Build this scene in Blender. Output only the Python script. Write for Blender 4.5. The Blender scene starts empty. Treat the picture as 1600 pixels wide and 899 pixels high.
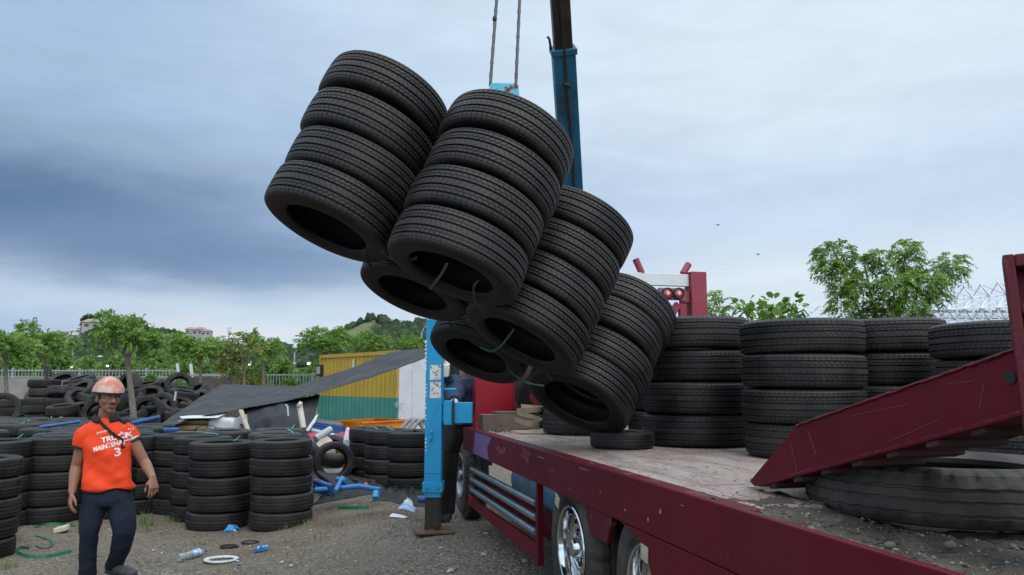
import bpy, math, random
import numpy as np
from mathutils import Vector, Matrix, noise
from mathutils.bvhtree import BVHTree
C = bpy.context.scene
COL = C.collection
PI = math.pi
rad = math.radians

# ------------------------------------------------------------------ camera
H = 1.58
PITCH = math.atan(148.5 / 1200)
cam_d = bpy.data.cameras.new('camera')
cam = bpy.data.objects.new('camera', cam_d)
COL.objects.link(cam)
cam.location = (0, 0, H)
cam.rotation_euler = (PI / 2 + PITCH, 0, 0)
cam_d.sensor_width = 36
cam_d.lens = 27
cam_d.clip_start = 0.05
cam_d.clip_end = 3000
cam_d.dof.use_dof = True
cam_d.dof.focus_distance = 4.4
cam_d.dof.aperture_fstop = 10
C.camera = cam
C.render.engine = 'CYCLES'
C.cycles.use_denoising = True
C.cycles.max_bounces = 6
C.cycles.diffuse_bounces = 3
C.cycles.glossy_bounces = 3
C.cycles.transparent_max_bounces = 8
C.cycles.sample_clamp_indirect = 6
C.view_settings.view_transform = 'Standard'
C.view_settings.look = 'None'
C.view_settings.exposure = 0
C.view_settings.gamma = 1


def lin(r, g, b):
    f = lambda c: c / 12.92 if c <= .04045 else ((c + .055) / 1.055) ** 2.4
    return (f(r / 255), f(g / 255), f(b / 255), 1)


# ------------------------------------------------------------------ sky
W = bpy.data.worlds.new('World')
C.world = W
W.use_nodes = True
nt = W.node_tree
nt.nodes.clear()


class NB:
    """tiny helper for building node trees"""
    def __init__(s, tree):
        s.t = tree

    def n(s, typ, **kw):
        nd = s.t.nodes.new(typ)
        for k, v in kw.items():
            if k == 'ins':
                for kk, vv in v.items():
                    if isinstance(vv, bpy.types.NodeSocket):
                        s.t.links.new(vv, nd.inputs[kk])
                    else:
                        nd.inputs[kk].default_value = vv
            else:
                setattr(nd, k, v)
        return nd

    def m(s, op, a, b=None, c=None):
        nd = s.n('ShaderNodeMath', operation=op)
        for i, v in enumerate((a, b, c)):
            if v is None:
                continue
            if isinstance(v, bpy.types.NodeSocket):
                s.t.links.new(v, nd.inputs[i])
            else:
                nd.inputs[i].default_value = v
        return nd.outputs[0]

    def mix(s, f, a, b, blend='MIX'):
        nd = s.n('ShaderNodeMix', data_type='RGBA', blend_type=blend)
        for k, v in ((0, f), (6, a), (7, b)):
            if isinstance(v, bpy.types.NodeSocket):
                s.t.links.new(v, nd.inputs[k])
            else:
                nd.inputs[k].default_value = v
        return nd.outputs[2]

    def noise(s, vec, scale, detail=4, rough=.55, dist=0):
        nd = s.n('ShaderNodeTexNoise', ins={'Scale': scale, 'Detail': detail, 'Roughness': rough, 'Distortion': dist})
        if vec is not None:
            s.t.links.new(vec, nd.inputs['Vector'])
        return nd

    def ramp(s, fac, stops):
        nd = s.n('ShaderNodeValToRGB')
        e = nd.color_ramp.elements
        while len(e) < len(stops):
            e.new(.5)
        for i, (p, c) in enumerate(stops):
            e[i].position = p
            e[i].color = c if not isinstance(c, (int, float)) else (c, c, c, 1)
        s.t.links.new(fac, nd.inputs[0])
        return nd.outputs[0]


SUN_EL, SUN_AZ = rad(50), rad(150)          # azimuth clockwise from the view direction (+Y)
b = NB(nt)
out = b.n('ShaderNodeOutputWorld')
bg = b.n('ShaderNodeBackground')
nt.links.new(bg.outputs[0], out.inputs[0])
sky = b.n('ShaderNodeTexSky', sky_type='NISHITA')
sky.sun_disc = False
sky.sun_elevation = SUN_EL
sky.sun_rotation = SUN_AZ
tc = b.n('ShaderNodeTexCoord')
gen = tc.outputs['Generated']
sp = b.n('ShaderNodeSeparateXYZ', ins={0: gen})
st = b.n('ShaderNodeVectorMath', operation='MULTIPLY', ins={0: gen, 1: (1.6, 1.6, 6.0)})
nz1 = b.noise(st.outputs[0], 1.5, 5, .55, .3).outputs['Fac']
nz2 = b.noise(st.outputs[0], 4.0, 6, .6, .5).outputs['Fac']
ax = b.m('ADD', sp.outputs[0], b.m('MULTIPLY', b.m('SUBTRACT', nz1, .5), .22))
el = b.m('ADD', sp.outputs[2], b.m('MULTIPLY', b.m('SUBTRACT', nz1, .5), .09))
el = b.m('ADD', el, b.m('MULTIPLY', b.m('SUBTRACT', nz2, .5), .035))
col = b.mix(1.0, (0, 0, 0, 1), lin(194, 217, 242))
# cloud masses: azimuth, elevation (sines), radii, colour, weight
for (cx, cz, rx, rz, cc, wt) in [
    (-.52, .43, .34, .15, lin(160, 189, 224), .9),
    (.34, .42, .42, .18, lin(228, 242, 253), .95),
    (.02, .47, .30, .14, lin(214, 233, 250), .8),
    (-.40, .305, .24, .03, lin(168, 198, 230), .5),
    (-.56, .205, .38, .088, lin(92, 121, 158), 1.0),
    (-.34, .155, .38, .046, lin(108, 136, 174), .95),
    (-.08, .21, .26, .08, lin(162, 188, 222), .75),
    (.36, .20, .32, .055, lin(201, 222, 245), .8),
    (.36, .12, .26, .055, lin(228, 240, 250), .9),
    (-.34, .088, .36, .026, lin(204, 223, 241), .9),
    (-.56, .062, .17, .022, lin(160, 190, 222), .7),
    (-.30, .066, .17, .016, lin(232, 234, 240), .9),
    (-.05, .075, .25, .04, lin(212, 228, 244), .8),
]:
    dx = b.m('DIVIDE', b.m('SUBTRACT', ax, cx), rx)
    dz = b.m('DIVIDE', b.m('SUBTRACT', el, cz), rz)
    d2 = b.m('ADD', b.m('MULTIPLY', dx, dx), b.m('MULTIPLY', dz, dz))
    w = b.m('MULTIPLY', b.m('POWER', 2.71828, b.m('MULTIPLY', d2, -1)), wt)
    col = b.mix(w, col, cc)
# soft streaky variation in the cloud deck
streak = b.ramp(nz2, [(.28, .93), (.72, 1.05)])
col = b.mix(1.0, col, streak, 'MULTIPLY')
skyc = b.mix(1.0, sky.outputs[0], (.08, .08, .08, 1), 'MULTIPLY')
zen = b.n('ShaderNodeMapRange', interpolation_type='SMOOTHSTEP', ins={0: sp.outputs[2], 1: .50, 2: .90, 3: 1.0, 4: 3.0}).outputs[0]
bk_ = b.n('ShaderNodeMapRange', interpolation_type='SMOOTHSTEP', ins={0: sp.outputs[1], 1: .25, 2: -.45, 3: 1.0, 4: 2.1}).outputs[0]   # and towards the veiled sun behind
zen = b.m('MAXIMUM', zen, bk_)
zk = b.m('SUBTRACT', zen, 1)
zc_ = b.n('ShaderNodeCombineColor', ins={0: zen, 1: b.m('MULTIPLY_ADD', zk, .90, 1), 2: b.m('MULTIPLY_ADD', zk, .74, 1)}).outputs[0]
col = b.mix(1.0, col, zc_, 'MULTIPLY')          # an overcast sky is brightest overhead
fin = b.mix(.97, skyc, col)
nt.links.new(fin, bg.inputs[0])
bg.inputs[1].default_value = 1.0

sun_d = bpy.data.lights.new('sun', 'SUN')
sun_d.energy = 1.2
sun_d.angle = rad(25)
sun_d.color = (1, .95, .88)
sun = bpy.data.objects.new('sun', sun_d)
COL.objects.link(sun)
sd = Vector((math.sin(SUN_AZ) * math.cos(SUN_EL), math.cos(SUN_AZ) * math.cos(SUN_EL), math.sin(SUN_EL)))
sun.rotation_euler = sd.to_track_quat('Z', 'Y').to_euler()
sun.location = sd * 50

# ------------------------------------------------------------------ geometry of the view
FWD = Vector((0, math.cos(PITCH), math.sin(PITCH)))
UPV = Vector((0, -math.sin(PITCH), math.cos(PITCH)))
EYE = Vector((0, 0, H))
NX, NY = .9693, .2457            # across the truck; its length runs along (-NY, NX)


def ray(px, py):
    return Vector((1, 0, 0)) * ((px - 800) / 1200) + UPV * ((449.5 - py) / 1200) + FWD


def at_y(px, py, Y):
    d = ray(px, py)
    return EYE + d * (Y / d.y)


def on_z(px, py, z):
    d = ray(px, py)
    return EYE + d * ((z - H) / d.z)


def T(l, s, z):
    return Vector((l * NX - s * NY, l * NY + s * NX, z))


def ls(p):
    return p.x * NX + p.y * NY, -p.x * NY + p.y * NX


def on_l(px, py, l):
    d = ray(px, py)
    return EYE + d * (l / (d.x * NX + d.y * NY))


def sstep(a, b_, x):
    t = min(1, max(0, (x - a) / (b_ - a)))
    return t * t * (3 - 2 * t)


def G(x, y):
    l, s = x * NX + y * NY, -x * NY + y * NX
    r = .26 * sstep(-.7, 1.2, l) * (1 - sstep(13, 20, s)) * (1 - .4 * sstep(7.1, 8.4, s) * sstep(.7, 1.2, l))
    near = 1 - sstep(20, 40, math.hypot(x, y))
    return r + near * .03 * noise.noise((x * .7, y * .7, 3.1)) + near * .010 * noise.noise((x * 3, y * 3, 1.7))


def on_g(px, py):
    d = ray(px, py)
    lo, hi = .5, 200.
    for _ in range(60):
        mid = (lo + hi) / 2
        p = EYE + d * mid
        if p.z > G(p.x, p.y):
            lo = mid
        else:
            hi = mid
    return EYE + d * lo


# ------------------------------------------------------------------ object helpers
def tag(o, label=None, cat=None, group=None, kind=None):
    if label: o['label'] = label
    if cat: o['category'] = cat
    if group: o['group'] = group
    if kind: o['kind'] = kind
    return o


def empty(name, loc, label=None, cat=None, group=None):
    o = bpy.data.objects.new(name, None)
    COL.objects.link(o)
    o.location = loc
    o.empty_display_size = .1
    o['_w'] = list(loc)
    return tag(o, label, cat, group)


def wpos(o):
    return Vector(o['_w']) if '_w' in o else Vector((0, 0, 0))


class MB:
    """collects shapes (world coordinates) and links them as ONE mesh object"""
    def __init__(s):
        s.v, s.f, s.mi = [], [], []
        s.cur = 0

    def add(s, vs, fs):
        o = len(s.v)
        s.v += [tuple(p) for p in vs]
        s.f += [tuple(i + o for i in f) for f in fs]
        s.mi += [s.cur] * len(fs)
        return s

    def frame(s, o, x, y, z, sx, sy, sz):
        """box centred at o with half-free axes x,y,z (unit vectors) and full sizes"""
        vs = []
        for k in (-.5, .5):
            for j, i in ((-.5, -.5), (-.5, .5), (.5, .5), (.5, -.5)):
                vs.append(o + x * (i * sx) + y * (j * sy) + z * (k * sz))
        return s.add(vs, [(3, 2, 1, 0), (4, 5, 6, 7), (0, 1, 5, 4), (1, 2, 6, 5), (2, 3, 7, 6), (3, 0, 4, 7)])

    def box(s, c, size, rz=0):
        x = Vector((math.cos(rz), math.sin(rz), 0)); y = Vector((-math.sin(rz), math.cos(rz), 0))
        return s.frame(Vector(c), x, y, Vector((0, 0, 1)), *size)

    def tbox(s, l0, l1, s0, s1, z0, z1):
        """box in truck coordinates"""
        vs = [T(l, q, z) for z in (z0, z1) for (l, q) in ((l0, s0), (l1, s0), (l1, s1), (l0, s1))]
        return s.add(vs, [(3, 2, 1, 0), (4, 5, 6, 7), (0, 1, 5, 4), (1, 2, 6, 5), (2, 3, 7, 6), (3, 0, 4, 7)])

    def beam(s, a, b_, w, h, up=Vector((0, 0, 1))):
        a, b_ = Vector(a), Vector(b_)
        z = (b_ - a).normalized()
        x = z.cross(up)
        x = x.normalized() if x.length > 1e-4 else Vector((1, 0, 0))
        y = x.cross(z)
        return s.frame((a + b_) / 2, x, y, z, w, h, (b_ - a).length)

    def tube(s, pts, r, seg=8, cap=True, ell=None, up=None):
        pts = [Vector(p) for p in pts]
        n = len(pts)
        rs = r if isinstance(r, (list, tuple)) else [r] * n
        es = ell if isinstance(ell, (list, tuple)) else [ell or 1] * n
        ref = Vector(up) if up is not None else Vector((.13, .21, 1))
        vs, fs = [], []
        for i, p in enumerate(pts):
            t = (pts[min(i + 1, n - 1)] - pts[max(i - 1, 0)]).normalized()
            x = t.cross(ref)
            if x.length < 1e-3:
                x = t.cross(Vector((1, 0, .1)))
            x.normalize()
            y = x.cross(t)
            for k in range(seg):
                a = 2 * PI * k / seg
                vs.append(p + x * (math.cos(a) * rs[i]) + y * (math.sin(a) * rs[i] * es[i]))
        for i in range(n - 1):
            for k in range(seg):
                k2 = (k + 1) % seg
                fs.append((i * seg + k, i * seg + k2, (i + 1) * seg + k2, (i + 1) * seg + k))
        if cap:
            fs.append(tuple(range(seg - 1, -1, -1)))
            fs.append(tuple((n - 1) * seg + k for k in range(seg)))
        return s.add(vs, fs)

    def ribbon(s, pts, nrm, w, th=.002):
        """flat strap along pts, width vectors nrm (one or a list)"""
        pts = [Vector(p) for p in pts]
        vs, fs = [], []
        n = len(pts)
        for i, p in enumerate(pts):
            t = (pts[min(i + 1, n - 1)] - pts[max(i - 1, 0)]).normalized()
            wv = Vector(nrm[i] if isinstance(nrm, list) else nrm).normalized()
            nn = t.cross(wv).normalized()
            vs += [p - wv * w / 2 - nn * th / 2, p + wv * w / 2 - nn * th / 2, p + wv * w / 2 + nn * th / 2, p - wv * w / 2 + nn * th / 2]
        for i in range(n - 1):
            for k in range(4):
                k2 = (k + 1) % 4
                fs.append((i * 4 + k, i * 4 + k2, i * 4 + 4 + k2, i * 4 + 4 + k))
        fs += [(3, 2, 1, 0), tuple((n - 1) * 4 + k for k in range(4))]
        return s.add(vs, fs)

    def lathe(s, prof, o, z, seg=32, closed=True, x=None):
        """prof: (radius, height) list, about axis z through o"""
        z = Vector(z).normalized()
        x = (z.orthogonal() if x is None else Vector(x)).normalized()
        y = z.cross(x)
        o = Vector(o)
        n = len(prof)
        vs = []
        for r, h in prof:
            for k in range(seg):
                a = 2 * PI * k / seg
                vs.append(o + z * h + x * (r * math.cos(a)) + y * (r * math.sin(a)))
        fs = []
        for i in range(n if closed else n - 1):
            j = (i + 1) % n
            for k in range(seg):
                k2 = (k + 1) % seg
                fs.append((i * seg + k, i * seg + k2, j * seg + k2, j * seg + k))
        return s.add(vs, fs)

    def ball(s, c, r, seg=12, rings=8, rot=None):
        c = Vector(c)
        r = (r, r, r) if not isinstance(r, (tuple, list)) else r
        vs = [Vector((0, 0, -r[2]))]
        for i in range(1, rings):
            t = -PI / 2 + PI * i / rings
            for k in range(seg):
                a = 2 * PI * k / seg
                vs.append(Vector((r[0] * math.cos(t) * math.cos(a), r[1] * math.cos(t) * math.sin(a), r[2] * math.sin(t))))
        vs.append(Vector((0, 0, r[2])))
        fs = []
        for k in range(seg):
            k2 = (k + 1) % seg
            fs.append((0, 1 + k2, 1 + k))
            for i in range(rings - 2):
                a = 1 + i * seg
                fs.append((a + k, a + k2, a + seg + k2, a + seg + k))
            a = 1 + (rings - 2) * seg
            fs.append((a + k, a + k2, len(vs) - 1))
        if rot is not None:
            vs = [rot @ v for v in vs]
        return s.add([c + v for v in vs], fs)

    def prism(s, poly, d):
        """extrude a planar polygon (world points) by vector d"""
        n = len(poly)
        vs = [Vector(p) for p in poly] + [Vector(p) + Vector(d) for p in poly]
        fs = [tuple(range(n - 1, -1, -1)), tuple(range(n, 2 * n))]
        for k in range(n):
            fs.append((k, (k + 1) % n, n + (k + 1) % n, n + k))
        return s.add(vs, fs)

    def mesh(s, name, mats, off=Vector((0, 0, 0)), smooth=None):
        me = bpy.data.meshes.new(name)
        me.from_pydata([(p[0] - off.x, p[1] - off.y, p[2] - off.z) for p in s.v], [], s.f)
        for m in (mats if isinstance(mats, (list, tuple)) else [mats]):
            me.materials.append(m)
        if any(s.mi):
            me.polygons.foreach_set('material_index', s.mi)
        fix_normals(me)
        if smooth is not None:
            me.polygons.foreach_set('use_smooth', [True] * len(me.polygons))
            me.set_sharp_from_angle(angle=rad(smooth))
        me.update()
        return me

    def build(s, name, mats, parent=None, smooth=None, bevel=0, origin=None):
        pw = wpos(parent) if parent else Vector((0, 0, 0))
        og = Vector(origin) if origin is not None else (pw if parent else Vector((0, 0, 0)))
        o = bpy.data.objects.new(name, s.mesh(name, mats, og, smooth))
        COL.objects.link(o)
        o.location = og - pw
        o['_w'] = list(og)
        if parent:
            o.parent = parent
        if bevel:
            m = o.modifiers.new('bevel', 'BEVEL')
            m.width = bevel
            m.segments = 2
            m.limit_method = 'ANGLE'
            m.angle_limit = rad(40)
        return o


def fix_normals(me):
    import bmesh
    bm = bmesh.new()
    bm.from_mesh(me)
    bmesh.ops.recalc_face_normals(bm, faces=bm.faces)
    bm.to_mesh(me)
    bm.free()


def np_mesh(name, verts, faces, mat, smooth=False):
    """fast mesh from numpy arrays; faces is (n,3) or (n,4)"""
    me = bpy.data.meshes.new(name)
    k = faces.shape[1]
    me.vertices.add(len(verts))
    me.vertices.foreach_set('co', np.asarray(verts, np.float32).ravel())
    me.loops.add(len(faces) * k)
    me.loops.foreach_set('vertex_index', np.asarray(faces, np.int32).ravel())
    me.polygons.add(len(faces))
    me.polygons.foreach_set('loop_start', np.arange(len(faces), dtype=np.int32) * k)
    if smooth:
        me.polygons.foreach_set('use_smooth', [True] * len(faces))
    me.update(calc_edges=True)
    me.validate()
    me.materials.append(mat)
    return me


def obj(name, me, parent=None, loc=(0, 0, 0)):
    o = bpy.data.objects.new(name, me)
    COL.objects.link(o)
    o.location = loc
    pw = wpos(parent) if parent else Vector((0, 0, 0))
    o['_w'] = list(pw + Vector(loc))
    if parent:
        o.parent = parent
    return o


def copy_tree(o, parent=None):
    c = o.copy()
    COL.objects.link(c)
    if parent:
        c.parent = parent
    for ch in list(o.children):
        copy_tree(ch, c)
    return c


# ------------------------------------------------------------------ materials
MATS = {}


def mat(name, color, rough=.6, metal=0, spec=.5, var=.15, vscale=6, bump=0, bscale=60, dirt=None, dscale=3, dthr=(.5, .7), dirt_rough=.9,
        scratch=None, coat=0, rnd=0, trans=0, coords='Object', stretch=None):
    """principled material: colour with noise variation, worn/dirty patches, bump"""
    if name in MATS:
        return MATS[name]
    m = bpy.data.materials.new(name)
    m.use_nodes = True
    t = m.node_tree
    nb = NB(t)
    p = t.nodes['Principled BSDF']
    tcx = nb.n('ShaderNodeTexCoord').outputs[coords]
    if stretch:
        tcx = nb.n('ShaderNodeVectorMath', operation='MULTIPLY', ins={0: tcx, 1: stretch}).outputs[0]
    c = color if len(color) == 4 else (*color, 1)
    nz = nb.noise(tcx, vscale, 5, .6).outputs['Fac']
    k = nb.ramp(nz, [(.25, 1 - var), (.75, 1 + var)])
    cc = nb.mix(1.0, c, k, 'MULTIPLY')
    if rnd:
        oi = nb.n('ShaderNodeObjectInfo').outputs['Random']
        kk = nb.m('MULTIPLY_ADD', oi, 2 * rnd, 1 - rnd)
        cmb = nb.n('ShaderNodeCombineColor', ins={0: kk, 1: kk, 2: kk}).outputs[0]
        cc = nb.mix(1.0, cc, cmb, 'MULTIPLY')
    rr = rough
    if dirt:
        dn = nb.noise(tcx, dscale, 8, .65, .4).outputs['Fac']
        df = nb.ramp(dn, [(dthr[0], 0.), (dthr[1], 1.)])
        cc = nb.mix(df, cc, (*dirt[:3], 1))
        rr = nb.m('ADD', nb.m('MULTIPLY', df, dirt_rough - rough), rough)
    if scratch:
        sn = nb.noise(tcx, 22, 6, .7, 1.2).outputs['Fac']
        sf = nb.ramp(sn, [(.66, 0.), (.69, 1.)])
        cc = nb.mix(sf, cc, (*scratch[:3], 1))
    t.links.new(cc, p.inputs['Base Color'])
    if isinstance(rr, bpy.types.NodeSocket):
        t.links.new(rr, p.inputs['Roughness'])
    else:
        p.inputs['Roughness'].default_value = rr
    p.inputs['Metallic'].default_value = metal
    p.inputs['Specular IOR Level'].default_value = spec
    p.inputs['Coat Weight'].default_value = coat
    p.inputs['Coat Roughness'].default_value = .15
    if trans:
        p.inputs['Transmission Weight'].default_value = trans
    if bump:
        bn = nb.noise(tcx, bscale, 5, .65).outputs['Fac']
        bp = nb.n('ShaderNodeBump', ins={'Strength': bump, 'Distance': .01, 'Height': bn})
        t.links.new(bp.outputs[0], p.inputs['Normal'])
    MATS[name] = m
    return m


def leaf_mat(name, c1, c2, c3):
    m = bpy.data.materials.new(name)
    m.use_nodes = True
    t = m.node_tree
    nb = NB(t)
    p = t.nodes['Principled BSDF']
    at = nb.n('ShaderNodeAttribute', attribute_name='tint')
    cc = nb.ramp(at.outputs['Fac'], [(0, (*c1, 1)), (.55, (*c2, 1)), (1, (*c3, 1))])
    t.links.new(cc, p.inputs['Base Color'])
    p.inputs['Roughness'].default_value = .55
    tr = nb.n('ShaderNodeBsdfTranslucent', ins={'Color': cc})
    mx = nb.n('ShaderNodeMixShader', ins={0: .35, 1: p.outputs[0], 2: tr.outputs[0]})
    t.links.new(mx.outputs[0], t.nodes['Material Output'].inputs[0])
    return m


rubber = mat('rubber', (.0175, .0152, .0150), rough=.52, spec=.40, var=.30, vscale=5, bump=.25, bscale=45, dirt=(.046, .037, .032), dscale=5, dthr=(.46, .80), dirt_rough=.75, rnd=.35)
sidewall_m = mat('rubber_sidewall', (.0065, .006, .006), rough=.55, spec=.3, var=.25, vscale=6, bump=.12, bscale=30, dirt=(.030, .025, .021), dscale=4, dthr=(.5, .8), rnd=.3)
old_rubber = mat('old_rubber', (.026, .023, .022), rough=.75, spec=.3, var=.4, vscale=4, bump=.4, bscale=40, dirt=(.065, .055, .046), dscale=4, dthr=(.5, .75), rnd=.55)
truck_rubber = mat('truck_rubber', (.036, .032, .029), rough=.75, spec=.35, var=.3, vscale=5, bump=.5, bscale=25, dirt=(.095, .082, .070), dscale=5, dthr=(.42, .74))
maroon = mat('maroon_paint', (.095, .0028, .0095), rough=.5, spec=.22, var=.18, vscale=2.5, dirt=(.095, .012, .020), dscale=2.0, dthr=(.55, .85), dirt_rough=.6, coat=0, bump=.22, bscale=2.5, scratch=(.15, .055, .06))
maroon_worn = mat('worn_maroon_paint', (.085, .006, .013), rough=.6, spec=.25, var=.3, vscale=5, dirt=(.17, .095, .085), dscale=6, dthr=(.54, .72), bump=.3, bscale=30)
maroon_rust = mat('rusty_maroon', (.045, .012, .012), rough=.8, var=.4, vscale=9, dirt=(.075, .042, .028), dscale=7, dthr=(.48, .70), bump=.5, bscale=40)
red_panel = mat('red_paint', (.30, .008, .022), rough=.4, var=.15, vscale=3, dirt=(.15, .03, .03), dscale=2, dthr=(.6, .85), coat=.2)
blue = mat('crane_blue', (.003, .265, .52), rough=.42, var=.12, vscale=4, dirt=(.02, .17, .36), dscale=5, dthr=(.62, .85), scratch=(.10, .06, .035), coat=.15, bump=.08, bscale=20)
blue_boom = mat('boom_blue', (.010, .115, .21), rough=.5, var=.25, vscale=4, dirt=(.018, .035, .042), dscale=3, dthr=(.50, .74), bump=.1)
black_steel = mat('greasy_steel', (.028, .023, .019), rough=.5, metal=.3, var=.4, vscale=8, dirt=(.06, .038, .022), dscale=4, dthr=(.5, .7), bump=.2)
rust = mat('rusty_steel', (.13, .068, .045), rough=.85, var=.4, vscale=12, bump=.5, dirt=(.06, .035, .03), dscale=6)
wire = mat('wire_rope', (.12, .12, .125), rough=.5, metal=.6, var=.3, vscale=50)
chrome = mat('chrome', (.62, .63, .65), rough=.12, metal=1, var=.12, vscale=6, dirt=(.20, .17, .14), dscale=6, dthr=(.58, .8), dirt_rough=.5)
steel_pipe = mat('steel_pipe', (.42, .44, .46), rough=.28, metal=.9, var=.15, vscale=8, dirt=(.16, .14, .12), dscale=8, dthr=(.55, .8), dirt_rough=.6)
dark = mat('dark_metal', (.014, .013, .013), rough=.8, var=.3)
green_strap = mat('green_strap', (.004, .06, .035), rough=.35, spec=.5, var=.2, vscale=20)
green_strap_l = mat('pale_green_strap', (.03, .27, .19), rough=.35, var=.25, vscale=12)
white_paint = mat('white_paint', (.62, .63, .64), rough=.5, var=.08, dirt=(.38, .37, .35), dscale=4, dthr=(.55, .8))
concrete = mat('concrete', (.25, .235, .215), rough=.9, var=.25, vscale=1.2, bump=.3, dirt=(.14, .125, .11), dscale=.8, dthr=(.48, .68))
wood = mat('timber', (.125, .088, .068), rough=.85, var=.35, vscale=8, bump=.4, stretch=(1, 1, 1), dirt=(.085, .06, .05), dscale=4)
# ------------------------------------------------------------------ ground
def ground_mat():
    m = bpy.data.materials.new('gravel_ground')
    m.use_nodes = True
    t = m.node_tree
    nb = NB(t)
    p = t.nodes['Principled BSDF']
    co = nb.n('ShaderNodeTexCoord').outputs['Object']
    a = nb.noise(co, .55, 6, .6, .3).outputs['Fac']
    base = nb.ramp(a, [(.3, (.110, .078, .055, 1)), (.46, (.195, .152, .116, 1)), (.58, (.178, .147, .119, 1)), (.72, (.245, .210, .172, 1))])
    v = nb.n('ShaderNodeTexVoronoi', ins={'Vector': co, 'Scale': 42.0, 'Randomness': 1.0})
    vc = nb.n('ShaderNodeSeparateColor', ins={0: v.outputs['Color']}).outputs[0]
    stone = nb.ramp(vc, [(0, .55), (.5, .95), (.85, 1.15), (1, 1.7)])
    v2 = nb.n('ShaderNodeTexVoronoi', ins={'Vector': co, 'Scale': 110.0})
    vc2 = nb.n('ShaderNodeSeparateColor', ins={0: v2.outputs['Color']}).outputs[1]
    stone2 = nb.ramp(vc2, [(0, .7), (.6, 1.), (1, 1.35)])
    mask = nb.ramp(nb.noise(co, 1.7, 5, .6).outputs['Fac'], [(.38, .25), (.62, 1.)])
    c = nb.mix(mask, base, nb.mix(1., base, stone, 'MULTIPLY'))
    c = nb.mix(.7, c, nb.mix(1., c, stone2, 'MULTIPLY'))
    gr = nb.ramp(nb.noise(co, .9, 7, .7, .2).outputs['Fac'], [(.60, 0.), (.74, .55)])
    c = nb.mix(gr, c, (.085, .105, .035, 1))
    t.links.new(c, p.inputs['Base Color'])
    p.inputs['Roughness'].default_value = .95
    p.inputs['Specular IOR Level'].default_value = .2
    h = nb.m('ADD', nb.m('MULTIPLY', v.outputs['Distance'], -1.2), nb.m('MULTIPLY', nb.noise(co, 9, 6, .65).outputs['Fac'], 1.5))
    bp = nb.n('ShaderNodeBump', ins={'Strength': .9, 'Distance': .02, 'Height': h})
    t.links.new(bp.outputs[0], p.inputs['Normal'])
    return m


def grid_axis(lo, hi, fine_lo, fine_hi, step, grow=1.25):
    xs = list(np.arange(fine_lo, fine_hi + 1e-6, step))
    d = step
    x = fine_hi
    while x < hi:
        d *= grow; x += d; xs.append(min(x, hi))
    d = step; x = fine_lo
    while x > lo:
        d *= grow; x -= d; xs.insert(0, max(x, lo))
    return xs


gx = grid_axis(-1500, 1500, -7, 4, .09)
gy = grid_axis(-60, 1500, 3.5, 14, .09)
vs = [(x, y, G(x, y)) for y in gy for x in gx]
nx_ = len(gx)
ii, jj = np.meshgrid(np.arange(nx_ - 1), np.arange(len(gy) - 1))
q = (jj * nx_ + ii).ravel()
gme = np_mesh('ground', np.array(vs), np.stack([q, q + 1, q + nx_ + 1, q + nx_], 1), ground_mat(), True)
tag(obj('ground', gme), kind='structure')


def stones(name, pts, sizes, mt, seed):
    rng = np.random.default_rng(seed)
    base = np.array([(1, 0, 0), (-1, 0, 0), (0, 1, 0), (0, -1, 0), (0, 0, 1), (0, 0, -1)], float)
    fc = np.array([(0, 2, 4), (2, 1, 4), (1, 3, 4), (3, 0, 4), (2, 0, 5), (1, 2, 5), (3, 1, 5), (0, 3, 5)])
    n = len(pts)
    v = base[None] * rng.uniform(.55, 1.25, (n, 6, 1)) + rng.normal(0, .18, (n, 6, 3))
    v[:, :, 2] *= .6
    an = rng.uniform(0, 2 * PI, n)
    cs, sn = np.cos(an)[:, None], np.sin(an)[:, None]
    x = v[:, :, 0] * cs - v[:, :, 1] * sn
    y = v[:, :, 0] * sn + v[:, :, 1] * cs
    v = np.stack([x, y, v[:, :, 2]], -1) * sizes[:, None, None] + pts[:, None, :]
    f = fc[None] + (np.arange(n) * 6)[:, None, None]
    return obj(name, np_mesh(name, v.reshape(-1, 3), f.reshape(-1, 3), mt))


def island_mat(name, stops, rough=.9):
    m = bpy.data.materials.new(name)
    m.use_nodes = True
    t = m.node_tree
    nb = NB(t)
    ge = nb.n('ShaderNodeNewGeometry')
    c = nb.ramp(ge.outputs['Random Per Island'], stops)
    p = t.nodes['Principled BSDF']
    t.links.new(c, p.inputs['Base Color'])
    p.inputs['Roughness'].default_value = rough
    return m


stone_m = island_mat('pebbles', [(0, (.09, .075, .06, 1)), (.4, (.18, .155, .13, 1)), (.8, (.26, .235, .205, 1)), (1, (.42, .39, .36, 1))])
rng = np.random.default_rng(4)
sp_, ss_ = [], []
while len(sp_) < 12000:
    px, py = rng.uniform(-60, 960), 770 + 150 * rng.beta(1.2, 1.0)
    p = on_g(px, py)
    if p.y > 14 or noise.noise((p.x * 1.3, p.y * 1.3, 9)) < rng.uniform(-.5, .35) - .05:
        continue
    sz = .0045 * math.exp(rng.normal(0, .55))
    sp_.append((p.x, p.y, p.z + sz * .15)); ss_.append(min(sz, .03))
tag(stones('gravel', np.array(sp_), np.array(ss_), stone_m, 5), kind='stuff')

# grass blades growing through the gravel
grass_m = island_mat('grass_blades', [(0, (.05, .10, .02, 1)), (.6, (.10, .17, .04, 1)), (1, (.20, .20, .08, 1))], .6)


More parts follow.
